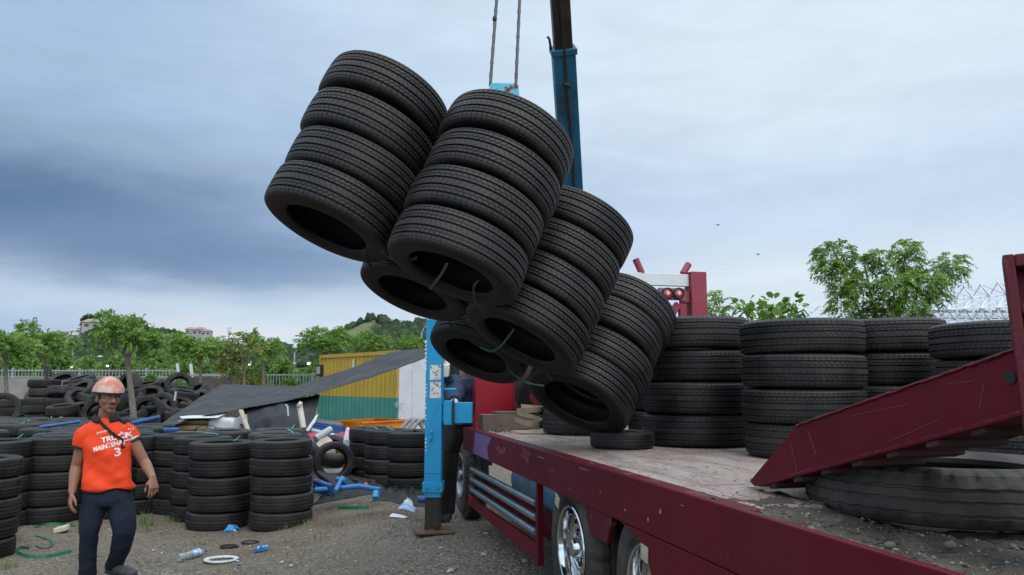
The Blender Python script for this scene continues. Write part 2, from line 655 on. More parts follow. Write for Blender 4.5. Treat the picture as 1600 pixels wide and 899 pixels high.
def grass_patch(spots):
    r = random.Random(3)
    vs, fs = [], []
    for (px, py, rr, n, h) in spots:
        c = on_g(px, py)
        for _ in range(n):
            a, d = r.uniform(0, 2 * PI), rr * math.sqrt(r.random())
            x, y = c.x + d * math.cos(a), c.y + d * math.sin(a)
            z = G(x, y)
            hh = h * r.uniform(.4, 1.1)
            le = r.uniform(0, 2 * PI)
            lx, ly = math.cos(le) * hh * r.uniform(.1, .7), math.sin(le) * hh * r.uniform(.1, .7)
            w = r.uniform(.0018, .0035)
            o = len(vs)
            wx, wy = -math.sin(a) * w, math.cos(a) * w
            vs += [(x - wx, y - wy, z - .004), (x + wx, y + wy, z - .004), (x + lx * .4 + wx * .7, y + ly * .4 + wy * .7, z + hh * .6), (x + lx * .4 - wx * .7, y + ly * .4 - wy * .7, z + hh * .6),
                   (x + lx + wx * .1, y + ly + wy * .1, z + hh), (x + lx - wx * .1, y + ly - wy * .1, z + hh)]
            fs += [(o, o + 1, o + 2, o + 3), (o + 3, o + 2, o + 4, o + 5)]
    return obj('grass', np_mesh('grass', np.array(vs), np.array(fs), grass_m))


gs = [(228, 822, .10, 70, .17), (222, 830, .14, 40, .10), (268, 815, .12, 40, .10), (285, 815, .10, 40, .09), (24, 845, .12, 40, .07), (5, 888, .12, 60, .08),
      (322, 822, .08, 20, .11), (390, 822, .08, 26, .11), (452, 826, .16, 40, .08), (480, 818, .12, 30, .06), (525, 822, .12, 60, .05), (570, 806, .12, 50, .05), (500, 842, .2, 40, .04),
      (655, 815, .2, 60, .05), (620, 826, .2, 40, .04), (595, 840, .2, 40, .035), (700, 805, .3, 60, .06), (450, 860, .2, 50, .03), (315, 852, .1, 26, .05), (298, 838, .2, 30, .04), (760, 805, .25, 60, .06)]
r_ = random.Random(8)
for _ in range(45):
    gs.append((r_.uniform(230, 860), r_.uniform(800, 895), .18, 9, .035))
tag(grass_patch(gs), kind='stuff')


# ------------------------------------------------------------------ tyres
TR, TW = .35, .20                       # the master tyre: outer radius, width


def tread_mesh(name, pitches, slant, mt, rib2=True, depth=.0050):
    R, Wd = TR, TW
    half = [(.470, .928, 1), (.455, .953, 1), (.432, .974, 1), (.405, .986, 1), (.382, .9895, 1), (.378, .983, 0), (.368, .984, 0), (.364, .992, 1), (.300, .998, 1), (.296, .968, 0), (.258, .968, 0), (.254, 1.0, 2), (.190, 1.002, 2), (.186, .992, 0), (.174, .992, 0), (.170, 1.002, 2), (.118, 1.003, 2),
            (.114, .970, 0), (.072, .970, 0), (.068, 1.004, 3), (0, 1.0045, 3)]
    prof = [(-z, r, k) for z, r, k in half] + [(z, r, k) for z, r, k in half[-2::-1]]
    cls = [(0, 0), (.84, 0), (.87, 1), (.965, 1)] if pitches > 40 else [(0, 0), (.6, 0), (.66, 1), (.92, 1)]
    vs, fs = [], []
    for pi_ in range(pitches):
        for fr, sipe in cls:
            for z, r, k in prof:
                rr = r * R
                if sipe and k:
                    rr -= depth * (.55 if k == 1 else .75 if k == 2 else .35)
                sh = {1: .15 * abs(z), 2: slant, 3: -slant * .6, 0: slant}[k] * (z if k != 1 else 1)
                a = 2 * PI * (pi_ + fr + sh * 3) / pitches
                vs.append((rr * math.cos(a), rr * math.sin(a), z * Wd))
    n, m_ = pitches * len(cls), len(prof)
    i, j = np.meshgrid(np.arange(n), np.arange(m_ - 1), indexing='ij')
    i2 = (i + 1) % n
    f = np.stack([i * m_ + j, i2 * m_ + j, i2 * m_ + j + 1, i * m_ + j + 1], -1).reshape(-1, 4)
    me = np_mesh(name, np.array(vs), f, mt, True)
    me.set_sharp_from_angle(angle=rad(32))
    return me


def casing_mesh(name, mt, seg=72):
    R, Wd = TR, TW
    half = [(.468, .928), (.488, .895), (.499, .85), (.5, .80), (.492, .765), (.496, .755), (.482, .72), (.455, .675), (.452, .665), (.42, .638), (.385, .630), (.36, .638), (.345, .66), (.385, .74), (.40, .82), (.37, .90), (.28, .945), (0, .955)]
    prof = [(r * R, -z * Wd) for z, r in half] + [(r * R, z * Wd) for z, r in half[-2::-1]]
    m = MB()
    m.lathe(prof, (0, 0, 0), (0, 0, 1), seg, closed=False)
    me = m.mesh(name, mt, smooth=55)
    return me


def simple_tyre_mesh(name, mt, seg=40):
    """a whole tyre in one mesh, for the far ones"""
    R, Wd = TR, TW
    half = [(.05, 1.0), (.06, .98), (.09, .98), (.10, 1.), (.25, .995), (.26, .975), (.29, .975), (.30, .99), (.42, .965), (.47, .925), (.5, .84), (.48, .73), (.42, .64), (.36, .635), (.36, .70), (.40, .82), (.3, .93)]
    prof = [(r * R, z * Wd) for z, r in half] + [(r * R, -z * Wd) for z, r in half[::-1]]
    m = MB()
    m.lathe(prof, (0, 0, 0), (0, 0, 1), seg, closed=True)
    return m.mesh(name, mt, smooth=40)


def bumpy_tread(name, mt):
    me = simple_tyre_mesh(name, mt, 80)
    for i, v in enumerate(me.vertices):
        rr = math.hypot(v.co.x, v.co.y)
        a = math.atan2(v.co.y, v.co.x)
        if rr > .93 * TR and int((a + PI) / (2 * PI) * 40 + v.co.z * 12) % 2 == 0 and rr < TR * 1.01 and abs(v.co.z) > .045:
            k = 1 - .012
            v.co.x *= k; v.co.y *= k
    return me


TREADS = [tread_mesh('tread', 76, 2.6, rubber), tread_mesh('tread', 70, -1.8, rubber), tread_mesh('tread', 84, .8, rubber, depth=.0045), tread_mesh('tread', 66, 3.6, rubber)]
CASING = casing_mesh('tyre', sidewall_m)
FAR = [simple_tyre_mesh('tyre', old_rubber), bumpy_tread('tyre', old_rubber)]
FARB = simple_tyre_mesh('tyre', rubber, 48)
NT = [0]
RT = random.Random(11)


def basis(z, spin):
    z = Vector(z).normalized()
    x = z.orthogonal().normalized()
    y = z.cross(x)
    m = Matrix((x, y, z)).transposed()
    return m @ Matrix.Rotation(spin, 3, 'Z')


def tyre(loc, axis, dia, wd, label, group, var=None, far=False, mesh=None):
    """one tyre: casing mesh with its tread as a child part (the far ones: one mesh)"""
    NT[0] += 1
    o = bpy.data.objects.new('tyre', (mesh or RT.choice(FAR)) if far else CASING)
    COL.objects.link(o)
    m = basis(axis, RT.uniform(0, 2 * PI))
    sc = Matrix.Diagonal((dia / 2 / TR, dia / 2 / TR, wd / TW))
    o.matrix_world = Matrix.Translation(loc) @ (m @ sc).to_4x4()
    tag(o, label, 'tyre', group)
    if not far:
        c = bpy.data.objects.new('tread', TREADS[RT.randrange(4) if var is None else var])
        COL.objects.link(c)
        c.parent = o
    return o


HIDDEN = []                              # (loc, axis, dia, width) of tyres buried under others
ORD = {4: ['bottom tyre', 'second tyre from the bottom', 'second tyre from the top', 'top tyre'],
       5: ['bottom tyre', 'second tyre from the bottom', 'middle tyre', 'second tyre from the top', 'top tyre'],
       3: ['bottom tyre', 'middle tyre', 'top tyre'], 2: ['lower tyre', 'upper tyre'], 1: ['single tyre']}


def stack(x, y, z, n, dia, wd, where, group, far=False, jit=.012, mesh=None, shown=None):
    """n tyres piled flat; where says which stack, e.g. 'the stack behind the man'"""
    for k in range(n):
        jx, jy = RT.uniform(-jit, jit), RT.uniform(-jit, jit)
        loc = Vector((x + jx, y + jy, z + (k + .5) * wd))
        ax_ = Vector((RT.uniform(-.012, .012), RT.uniform(-.012, .012), 1))
        d = dia * RT.uniform(.985, 1.015)
        if shown is not None and k < n - shown:
            HIDDEN.append((loc, ax_, d, wd))
            continue
        tyre(loc, ax_, d, wd * 1.0, 'black %s of %s' % (ORD[n][k], where), group, far=far, mesh=mesh)


# the six stacks hanging from the crane, four tyres each
HS = {'A': ([-0.928, 3.93, 2.453], [0.375, 0.204, 0.904], 'the leftmost and highest hanging stack'),
      'B': ([-0.269, 3.77, 2.197], [0.366, 0.242, 0.898], 'the hanging stack under the blue hook block'),
      'E': ([-0.574, 4.655, 2.195], [0.329, 0.301, 0.895], 'the hanging stack behind the leftmost one'),
      'F': ([-0.214, 5.344, 1.833], [0.393, 0.368, 0.843], 'the rear hanging stack nearest the bulkhead'),
      'C': ([0.087, 4.364, 1.892], [0.455, 0.249, 0.855], 'the second hanging stack from right'),
      'D': ([0.452, 4.982, 1.525], [0.455, 0.4, 0.795], 'the lowest and rightmost hanging stack')}
for key, (p, w_, nm) in HS.items():
    p, w_ = Vector(p), Vector(w_).normalized()
    for k in range(4):
        sl = [0, .022, .026, .034][k] * RT.uniform(-1, 1)
        u = w_.orthogonal().normalized()
        tyre(p + w_ * (.221 * k) + u * sl, w_ + u * RT.uniform(-.035, .035) + w_.cross(u) * RT.uniform(-.025, .025), .70 * RT.uniform(.985, 1.02), .216, 'black %s of %s' % (ORD[4][k], nm), 'tyres hanging from the crane', var=[0, 0, 2, 1][(k + ord(key)) % 4])
# ------------------------------------------------------------------ the truck
DZ = 1.15                                # deck height
LE, LF = 1.40, 3.92                      # near and far edge of the deck
TAIL = 2.42                              # where the deck ends and the tail begins


def on_s(px, py, s):
    d = ray(px, py)
    return EYE + d * (s / (-d.x * NY + d.y * NX))


TX, TYV, UP = Vector((NX, NY, 0)), Vector((-NY, NX, 0)), Vector((0, 0, 1))
truck = empty('self_loader_truck', T(LE, 5, .26), 'maroon flatbed truck with dusty deck, chrome wheels, crane and folded tail ramp', 'truck')


def deck_mat():
    m = bpy.data.materials.new('dusty_deck')
    m.use_nodes = True
    t = m.node_tree
    nb = NB(t)
    p = t.nodes['Principled BSDF']
    co = nb.n('ShaderNodeTexCoord').outputs['Object']
    rot_ = nb.n('ShaderNodeMapping', ins={'Vector': co, 'Rotation': (0, 0, -rad(14.2))}).outputs[0]
    stc = nb.n('ShaderNodeVectorMath', operation='MULTIPLY', ins={0: rot_, 1: (3.0, .8, 1)}).outputs[0]
    a = nb.noise(stc, 1.6, 7, .65, .5).outputs['Fac']
    c = nb.ramp(a, [(.28, (.17, .105, .092, 1)), (.42, (.27, .20, .175, 1)), (.55, (.345, .275, .24, 1)), (.72, (.41, .345, .30, 1))])
    f = nb.noise(co, 35, 6, .7).outputs['Fac']
    c = nb.mix(1., c, nb.ramp(f, [(.3, .72), (.7, 1.2)]), 'MULTIPLY')
    d = nb.noise(stc, 2.3, 8, .7, 1.5).outputs['Fac']
    c = nb.mix(nb.ramp(d, [(.54, 0.), (.62, .85)]), c, (.135, .105, .085, 1))
    r = nb.noise(co, 1.9, 6, .6, .6).outputs['Fac']
    c = nb.mix(nb.ramp(r, [(.60, 0.), (.72, .7)]), c, (.24, .075, .075, 1))
    t.links.new(c, p.inputs['Base Color'])
    p.inputs['Roughness'].default_value = .9
    bp = nb.n('ShaderNodeBump', ins={'Strength': .5, 'Distance': .008, 'Height': nb.m('ADD', f, d)})
    t.links.new(bp.outputs[0], p.inputs['Normal'])
    return m


dirt_m = mat('dirt', (.072, .056, .044), rough=.95, spec=.2, var=.45, vscale=7, bump=1.0, bscale=30, dirt=(.14, .118, .10), dscale=6, dthr=(.5, .75))
deckm = deck_mat()
TAIL2 = 2.93
m = MB(); m.tbox(LE + .075, LF, TAIL2, 7.4, DZ - .05, DZ); m.tbox(LE + .075, 1.74, TAIL, TAIL2 - .003, DZ - .05, DZ)
for s_ in (3.0, 4.4, 5.9):
    m.tbox(LE + .07, LF, s_, s_ + .012, DZ, DZ + .003)
m.build('deck', deckm, truck, bevel=.004)
# tail floor: an uneven layer of dirt a little below the deck
gl, gs_ = np.linspace(LE + .02, 3.9, 120), np.linspace(.55, TAIL2 - .002, 110)
vv = []
for s_ in gs_:
    for l_ in gl:
        h = .022 * noise.noise((l_ * 4, s_ * 4, 2)) + .016 * noise.noise((l_ * 14, s_ * 14, 5)) + .012 * noise.noise((l_ * 38, s_ * 38, 7))
        e = sstep(LE + .35, LE + .02, l_)
        vv.append(tuple(T(l_, s_, DZ - .055 + h + .035 * e * (1 - sstep(2.1, 2.42, s_)) + (.052 + .012 * noise.noise((l_ * 9, 1, 1))) * max(sstep(TAIL2 - .28, TAIL2 - .01, s_), sstep(TAIL - .30, TAIL - .01, s_) * sstep(1.95, 1.75, l_)))))
w_ = len(gl)
ii, jj = np.meshgrid(np.arange(w_ - 1), np.arange(len(gs_) - 1)); q = (jj * w_ + ii).ravel()
me = np_mesh('tail_dirt', np.array(vv) - np.array(wpos(truck)), np.stack([q, q + 1, q + w_ + 1, q + w_], 1), dirt_m, True)
obj('tail_dirt', me, truck)
# side rail (outer board) with worn top lip
m = MB()
m.tbox(LE - .03, LE, .5, 7.3, DZ - .20, DZ + .012)
m.build('side_rail', maroon, truck, bevel=.005)
m = MB()
m.tbox(LE + .0025, LE + .072, TAIL - .05, 7.3, DZ - .06, DZ + .008)
m.build('rail_lip', maroon_worn, truck, bevel=.006)
m = MB(); m.prism([T(LE - .0325, s_, z) for s_, z in ((6.80, DZ - .19), (6.72, DZ + .0), (6.05, DZ - .005), (6.22, DZ - .10), (6.16, DZ - .19))], TX * .002)
m.build('rail_patch', mat('violet_patch', (.13, .075, .21), rough=.5, var=.2, vscale=4, dirt=(.2, .05, .08), dscale=4), truck)
chips = MB()
rc = random.Random(5)
for (px, py, w_, h_) in [(1032, 800, 4, 9), (977, 797, 3, 6), (890, 764, 4, 3), (938, 768, 2, 5), (845, 715, 26, 2), (912, 733, 34, 2), (925, 724, 16, 2), (1000, 738, 2, 5), (1013, 812, 3, 9), (1066, 790, 8, 1.5)]:
    c = on_l(px, py, LE - .0315)
    k = (c - EYE).length / 1200
    pts = []
    for a in range(9):
        aa = 2 * PI * a / 9
        rr = rc.uniform(.5, 1)
        pts.append(c + TYV * (math.cos(aa) * w_ * k * .5 * rr * 2.2) + UP * (math.sin(aa) * h_ * k * .5 * rr))
    chips = MB(); chips.prism(pts, TX * -.0012); chips.build('paint_chip', mat('bare_primer', (.26, .15, .14), rough=.7, var=.3), truck)
for (px, py, w_, h_) in ((783, 702, 20, 12), (822, 712, 22, 13), (806, 697, 9, 8), (862, 735, 18, 9)):       # rubbed pale patches
    c = on_l(px, py, LE - .0312); k = (c - EYE).length / 1200; pts = []
    for a in range(26):
        aa = 2 * PI * a / 26
        rr = .62 + .5 * noise.noise((math.cos(aa) * 1.4 + px, math.sin(aa) * 1.4, py * .1))
        pts.append(c + TYV * (math.cos(aa) * w_ * k * 2.0 * rr) + UP * (math.sin(aa) * h_ * k * rr))
    m = MB(); m.prism(pts, TX * -.001)
    m.build('rubbed_patch', mat('rubbed_paint', (.17, .045, .06), rough=.65, spec=.2, var=.35, vscale=9, dirt=(.10, .008, .016), dscale=8, dthr=(.45, .62)), truck)
# lower rear panel with the wheel arch
poly = [(3.42, DZ - .203), (3.30, .935), (3.18, .90), (3.10, .845), (3.055, .77), (3.03, .66), (3.02, .5), (3.02, .34), (.5, .34), (.5, DZ - .203)]
m = MB(); m.prism([T(LE - .029, s_, z) for s_, z in poly], TX * .022)
m.build('rear_skirt', maroon, truck, bevel=.004)
# chassis
m = MB(); m.tbox(1.75, 1.95, .8, 9.6, .78, 1.09); m.tbox(3.35, 3.55, .8, 9.6, .78, 1.09)
for s_ in (1.2, 2.6, 3.7, 5.2, 6.5):
    m.tbox(LE + .05, LF, s_, s_ + .08, 1.0, 1.097)
m.build('chassis', dark, truck)
# side guard: end plate, skirt, three steel pipes
m = MB(); m.tbox(LE - .02, LE + .02, 4.79, 4.83, .44, .945)
m.prism([T(LE - .02, s_, z) for s_, z in [(4.83, .46), (4.83, .57), (6.95, .545), (6.95, .475)]], TX * .03)
m.tbox(LE + .10, LE + .115, 4.83, 7.0, .56, .735)
guard = m.build('side_guard', maroon, truck, bevel=.003)
for z in (.815, .725, .635):
    m = MB(); m.tube([T(LE - .012, 4.835, z), T(LE - .012, 6.95, z - .01)], .023, 16)
    m.build('pipe', steel_pipe, guard, smooth=40)
m = MB(); m.tube([T(LE + .34, 4.95, .80), T(LE + .34, 6.2, .80)], .18, 24)
m.build('fuel_tank', mat('tank_blue', (.10, .22, .32), rough=.35, var=.2, dirt=(.15, .13, .12), dscale=3), truck, smooth=40, bevel=.01)
m = MB()
for (z, r) in ((.86, .022), (.72, .03), (.62, .034)):
    m.tube([T(LE + .02, 6.95, z), T(LE + .02, 7.15, z)], r, 12)
m.tube([T(LE + .02, 7.02, .62), T(LE + .02, 7.02, .95)], .016, 10)
m.build('bracket', black_steel, truck, smooth=40)
m = MB(); m.tbox(LE - .01, LE + .03, 6.97, 7.12, .475, .555)
m.build('reflector', mat('red_reflector', (.35, .01, .01), rough=.25, coat=.5), truck, bevel=.004)
# mud flap bracket between the rear wheels, tags hanging by the wheels
m = MB(); m.prism([T(LE - .005, s_, z) for s_, z in [(3.98, .945), (3.55, .945), (3.63, .80), (3.86, .80)]], TX * .03)
m.build('mud_guard', maroon_worn, truck, bevel=.004)
tagm = mat('faded_sticker', (.42, .40, .28), rough=.6, var=.3, vscale=20, dirt=(.25, .22, .15), dscale=12)
for (s_, z, tilt) in ((4.33, .905, .35), (3.115, .865, .1)):
    c = T(LE - .034, s_, z)
    m = MB(); y = (TYV * math.cos(tilt) + UP * math.sin(tilt)); zz = (UP * math.cos(tilt) - TYV * math.sin(tilt))
    m.frame(c, TX, y, zz, .004, .07, .065)
    m.build('sticker', tagm, truck)


def wheel(s, zc, l_face, rim_mat=chrome, R=.405, Wd=.24, hub=.0):
    """a road wheel; its outer face points to -l"""
    c = T(l_face, s, zc)
    ax_ = -TX
    m = MB()
    prof = [(.235, -.02), (.27, .008), (.33, .012), (.375, -.002), (.395, -.022), (R, -.04), (R, -.075), (R - .012, -.08), (R - .012, -.09), (R, -.095), (R, -.14), (R - .012, -.145), (R - .012, -.155), (R, -.16), (R, Wd * -.82), (.39, -.225), (.34, -Wd), (.24, -.22)]
    m.lathe(prof, c, ax_, 96)
    n = len(prof)
    for k in range(96):                                    # lugs on the shoulder
        if k % 4 == 0:
            for i in (4, 5, 6):
                j = i * 96 + k
                v = Vector(m.v[j]); d = v - c; d -= ax_ * d.dot(ax_)
                m.v[j] = tuple(v - d.normalized() * .014)
    t_ = m.build('tyre', truck_rubber)
    for pl in t_.data.polygons: pl.use_smooth = True
    t_.data.set_sharp_from_angle(angle=rad(30))
    m = MB()
    m.lathe([(.236, .002), (.228, .010), (.218, .004), (.212, -.012), (.206, -.05), (.204, -.10), (.236, -.10)], c, ax_, 64)
    # dished disc with eight hand holes
    x = UP; y = ax_.cross(x)
    def P(r, a, h): return c + x * (r * math.cos(a)) + y * (r * math.sin(a)) + ax_ * h
    hs = lambda r: -.085 + (.205 - r) * .22 if r > .12 else -.067 + .0
    NA = 8
    vs, fs = [], []
    rad_ = [.2045, .180, .135, .105, .098, .06, 0.001]
    hh = [-.075, -.058, -.040, -.045, -.085, -.09, -.09]
    sub = [0, .22, .78]
    ang = [2 * PI * (i + f) / NA for i in range(NA) for f in sub]
    na = len(ang)
    for r, h in zip(rad_, hh):
        for a in ang: vs.append(P(r, a, h))
    for i in range(len(rad_) - 1):
        for k in range(na):
            if i == 1 and k % 3 == 1: continue
            fs.append((i * na + k, i * na + (k + 1) % na, (i + 1) * na + (k + 1) % na, (i + 1) * na + k))
    o = len(vs)
    for r, h in zip(rad_[1:3], hh[1:3]):
        for a in ang: vs.append(P(r, a, h - .03))
    for k in range(na):
        if k % 3 == 1:
            k2 = (k + 1) % na
            q = [na + k, na + k2, 2 * na + k2, 2 * na + k]
            w2 = [o + k, o + k2, o + na + k2, o + na + k]
            for e in range(4):
                fs.append((q[e], q[(e + 1) % 4], w2[(e + 1) % 4], w2[e]))
    m.add(vs, fs)
    r_o = m.build('rim', rim_mat)
    bm_ = r_o.modifiers.new('bevel', 'BEVEL'); bm_.width = .004; bm_.segments = 2; bm_.limit_method = 'ANGLE'; bm_.angle_limit = rad(50)
    for pl in r_o.data.polygons: pl.use_smooth = True
    r_o.data.set_sharp_from_angle(angle=rad(35))
    m = MB()
    m.lathe([(.001, hub), (.045, hub), (.055, hub - .012), (.058, -.09)], c, ax_, 24, closed=False)
    for k in range(8):
        a = 2 * PI * (k + .5) / 8
        q = P(.078, a, -.09)
        m.tube([q, q + ax_ * (.03 + max(hub, 0) * .6)], .012, 6)
    h_o = m.build('hub', rim_mat, smooth=40)
    m = MB(); m.lathe([(.001, -.115), (.205, -.115), (.205, -.118), (.001, -.118)], c, ax_, 32)
    bk = m.build('brake_drum', maroon_rust)
    w = bpy.data.objects.new('wheel', None)
    COL.objects.link(w); w.location = c - wpos(truck); w['_w'] = list(c); w.parent = truck
    for ob in (t_, r_o, h_o, bk):
        for v in ob.data.vertices: v.co = v.co - c
        ob.parent = w; ob.location = (0, 0, 0); ob['_w'] = list(c)
    return w


w1 = wheel(4.25, .655, LE + .02)
w2 = wheel(3.20, .655, LE + .02)
w3 = wheel(8.22, .60, LE + .115, rim_mat=mat('worn_rim', (.30, .30, .31), rough=.45, metal=.8, var=.25, dirt=(.10, .085, .07), dscale=9, dthr=(.45, .65)), hub=.015, R=.44)
for w in (w1, w2):                       # inner twins
    c = copy_tree(w, truck); c.location = w.location + TX * .275
# added dark box, put in to blacken the gap behind the operator
m = MB(); m.tbox(LE + .10, LE + .62, 8.9, 9.5, .62, 2.15); m.tbox(LE + .14, LE + .58, 8.88, 8.899, 1.3, 1.9)
m.build('dark_filler_box', dark, truck, bevel=.01)
# bulkhead and headboard gantry
m = MB(); m.tbox(LE + .09, LE + .45, 7.30, 7.36, DZ, 1.86)
m.build('bulkhead', red_panel, truck, bevel=.004)
m = MB(); m.tbox(LE + .4505, LF, 7.33, 7.38, DZ, 1.86)
for l_ in (2.3, 2.8, 3.3):
    m.tbox(l_, l_ + .06, 7.28, 7.33, DZ, 1.86)
m.build('bulkhead_panel', mat('shaded_red', (.16, .006, .016), rough=.5, var=.2, dirt=(.08, .02, .02), dscale=2), truck, bevel=.004)  # darker red puts the shade on the right half into the paint
a, b_ = on_s(1077, 425, 7.3), on_s(1101, 425, 7.3)
la, lb = ls(a)[0], ls(b_)[0]
zt = a.z
gm = mat('gantry_red', (.24, .022, .045), rough=.5, var=.15, dirt=(.3, .12, .13), dscale=3, dthr=(.55, .8))
m = MB(); m.tbox(la, lb, 7.26, 7.42, DZ, zt)
pz = on_s(1060, 470, 7.3).z
m.tbox(la - .09, la - .002, 7.30, 7.38, pz - .02, pz + .10)
m.tbox(la - .11, la - .03, 7.31, 7.37, DZ, pz - .025)
m.beam(T(la - .12, 7.34, pz - .03), T(la - .62, 7.34, pz - .75), .07, .06, TYV)
gantry = m.build('headboard', gm, truck, bevel=.005)
m = MB(); m.tbox(LE + .10, LE + .25, 7.40, 7.52, DZ, zt - .3); m.build('left_post', gm, gantry, bevel=.005)
zb0, zb1 = on_s(1060, 447, 7.3).z, on_s(1060, 428, 7.3).z
m = MB(); m.tbox(la - 1.2, la - .003, 7.31, 7.37, zb0, zb1)
m.build('white_crossbar', white_paint, gantry, bevel=.004)
m = MB()
for (p, q) in (((1003, 428), (993, 405)), ((1067, 428), (1076, 413))):
    m.tube([on_s(*p, 7.34), on_s(*q, 7.36)], .035, 14)
m.build('stake_pipe', gm, gantry, smooth=40)
m = MB(); p0, p1 = on_s(1028, 450, 7.30), on_s(1070, 470, 7.30)
m.tbox(ls(p0)[0], ls(p1)[0], 7.285, 7.31, p1.z, p0.z)
m.build('lamp_panel', mat('lamp_panel', (.12, .13, .12), rough=.6), gantry, bevel=.003)
redl = mat('red_lens', (.42, .015, .03), rough=.15, coat=.6)
for px in (1042.5, 1060):
    c = on_s(px, 459, 7.275)
    m = MB(); m.lathe([(.062, 0), (.062, .02), (.05, .026), (.05, 0)], c, -TYV, 24)
    lp = m.build('tail_lamp', dark, gantry, smooth=40)
    m = MB(); m.lathe([(.049, 0), (.049, .014), (.022, .022), (.022, 0)], c, -TYV, 24)
    m.build('lens', redl, lp, smooth=40)
    m = MB(); m.lathe([(.021, 0), (.021, .022), (.012, .028), (.001, .028), (.001, 0)], c, -TYV, 16)
    m.build('lens_centre', mat('pale_lens', (.6, .5, .52), rough=.2), lp, smooth=40)

# folded tail ramp: sloping beam, rungs, upright upper section
RL = 1.72
web = [(1171, 752), (1245, 664), (1580, 547), (1660, 519), (1660, 634), (1600, 652), (1190, 760), (1178, 760)]
m = MB()
P_ = [on_l(px, py, RL) for px, py in web]
m.prism(P_, TX * .014)
m.beam(P_[1] + TX * .045, P_[3] + TX * .045, .075, .012, (P_[3] - P_[1]).cross(TX))
m.beam(P_[0] + TX * .045, P_[1] + TX * .045, .075, .012, (P_[1] - P_[0]).cross(TX))
bl, br = P_[6], P_[4]
m.beam(bl + TX * .035 + UP * .004, br + TX * .035 + UP * .004, .10, .012, (br - bl).cross(TX))
ramp = m.build('tail_ramp', maroon, truck, bevel=.003)
m = MB()
F2 = TX * .25
P2 = [p + F2 for p in P_]
m.prism(P2, TX * .014)
m.build('far_ramp_beam', maroon_worn, ramp, bevel=.003)
m = MB()
dirv = (br - bl)
for k in range(8):
    f = .06 + k * .125
    p = bl + dirv * f - UP * .008
    m.beam(p - TX * .005 + UP * .004, p + F2 + UP * .004, .05, .03, dirv.cross(TX))
m.build('rung', maroon_rust, ramp, bevel=.006)
m = MB(); n_ = dirv.cross(TX).normalized()
m.prism([bl + TX * .03 + UP * .03, br + TX * .03 + UP * .03, br + F2 + UP * .03, bl + F2 + UP * .03], n_ * .006)
m.build('ramp_plate', maroon_rust, ramp)
bead = MB(); rw = random.Random(12)
for (q0, q1, n_b) in ((P_[6], P_[4], 70), (P_[1], P_[3], 60)):
    bead.tube([q0.lerp(q1, k / n_b) - TX * .003 + UP * rw.uniform(-.0015, .0025) + UP * (.010 if q0 is P_[6] else -.004) for k in range(n_b + 1)], [.0035 * rw.uniform(.6, 1.5) for _ in range(n_b + 1)], 6)
    bead.build('weld_bead', maroon_worn, ramp, smooth=60); bead = MB()
for (xa, ya, xb, yb) in ((1262, 672, 1276, 712), (1235, 690, 1246, 742), (1330, 650, 1420, 632), (1480, 600, 1520, 596), (1390, 690, 1470, 655), (1530, 640, 1538, 600)):
    q0, q1 = on_l(xa, ya, RL - .0006), on_l(xb, yb, RL - .0006)
    m = MB(); m.beam(q0, q1, .0012, .0022, TX); m.build('scratch', mat('bare_scratch', (.17, .06, .07), rough=.6), ramp)
c = on_l(1579, 590, RL - .001)
m = MB(); m.lathe([(.0175, 0), (.0175, .003), (.001, .003), (.001, 0)], c, -TX, 24)
m.build('hole_shade_disc', dark, ramp)  # dark disc on the web paints the shade inside a pin hole
# upright section
ub, ut = at_y(1604, 700, 1.93), at_y(1566, 404, 2.0)
uz = (ut - ub).normalized()
side = Vector((.86, -.5, .10)).normalized()
side = (side - uz * side.dot(uz)).normalized()
fw_ = side.cross(uz).normalized()
if fw_.y > 0: fw_ = -fw_
m = MB()
L_ = (ut - ub).length
m.frame((ub + ut) / 2 + side * .012, side, fw_, uz, .026, .07, L_)
m.frame((ub + ut) / 2 + side * .33 - fw_ * .03, side, fw_, uz, .62, .008, L_ - .01)
m.frame(ut + side * .30 - uz * .018, side, fw_, uz, .55, .07, .034)
for f in (.30, .62, .92):
    m.frame(ut + side * .30 - uz * (L_ * f), side, fw_, uz, .55, .06, .022)
m.build('ramp_upright', maroon_worn, ramp, bevel=.004)

# crane: outrigger leg and cross beam, boom
foot = on_g(677, 832)
FY = foot.y
la_, sa_ = ls(foot)
CRX = Vector((1, .0, 0))
def LP(px, py): return at_y(px, py, FY)
m = MB()
x0, x1 = LP(665, 700).x, LP(691, 700).x
cx = (x0 + x1) / 2
zt_, zb_ = LP(677, 500).z, LP(677, 776).z
m.box((cx, FY, (zt_ + zb_) / 2), (x1 - x0, .17, zt_ - zb_))
leg = m.build('outrigger_leg', blue, truck, bevel=.006)
m = MB()
zc = LP(677, 760).z
m.box((cx, FY, zc), (x1 - x0 + .03, .20, .085))
for dx in (-.05, .05):
    m.tube([(cx + dx, FY - .1, zc), (cx + dx, FY - .115, zc)], .012, 6)
m.build('collar', blue, leg, bevel=.003)
z1, z0 = zb_ + .01, LP(677, 823).z
m = MB(); m.box((cx, FY, (z1 + z0) / 2), (.135, .135, z1 - z0))
m.build('inner_leg', black_steel, leg, bevel=.004)
m = MB()
m.box((cx, FY, foot.z + .02), (.34, .34, .018), .25)
m.tube([(cx, FY, foot.z + .02), (cx, FY, z0 + .01)], [.07, .045], 12)
m.box((cx, FY, foot.z + .055), (.15, .07, .06))
m.build('foot_plate', rust, leg, bevel=.003)
stm = mat('worn_decal', (.62, .62, .60), rough=.6, var=.15, dirt=(.30, .30, .28), dscale=9, dthr=(.5, .7))
inkm = mat('decal_ink', (.02, .02, .02), rough=.6)
rs = random.Random(2)
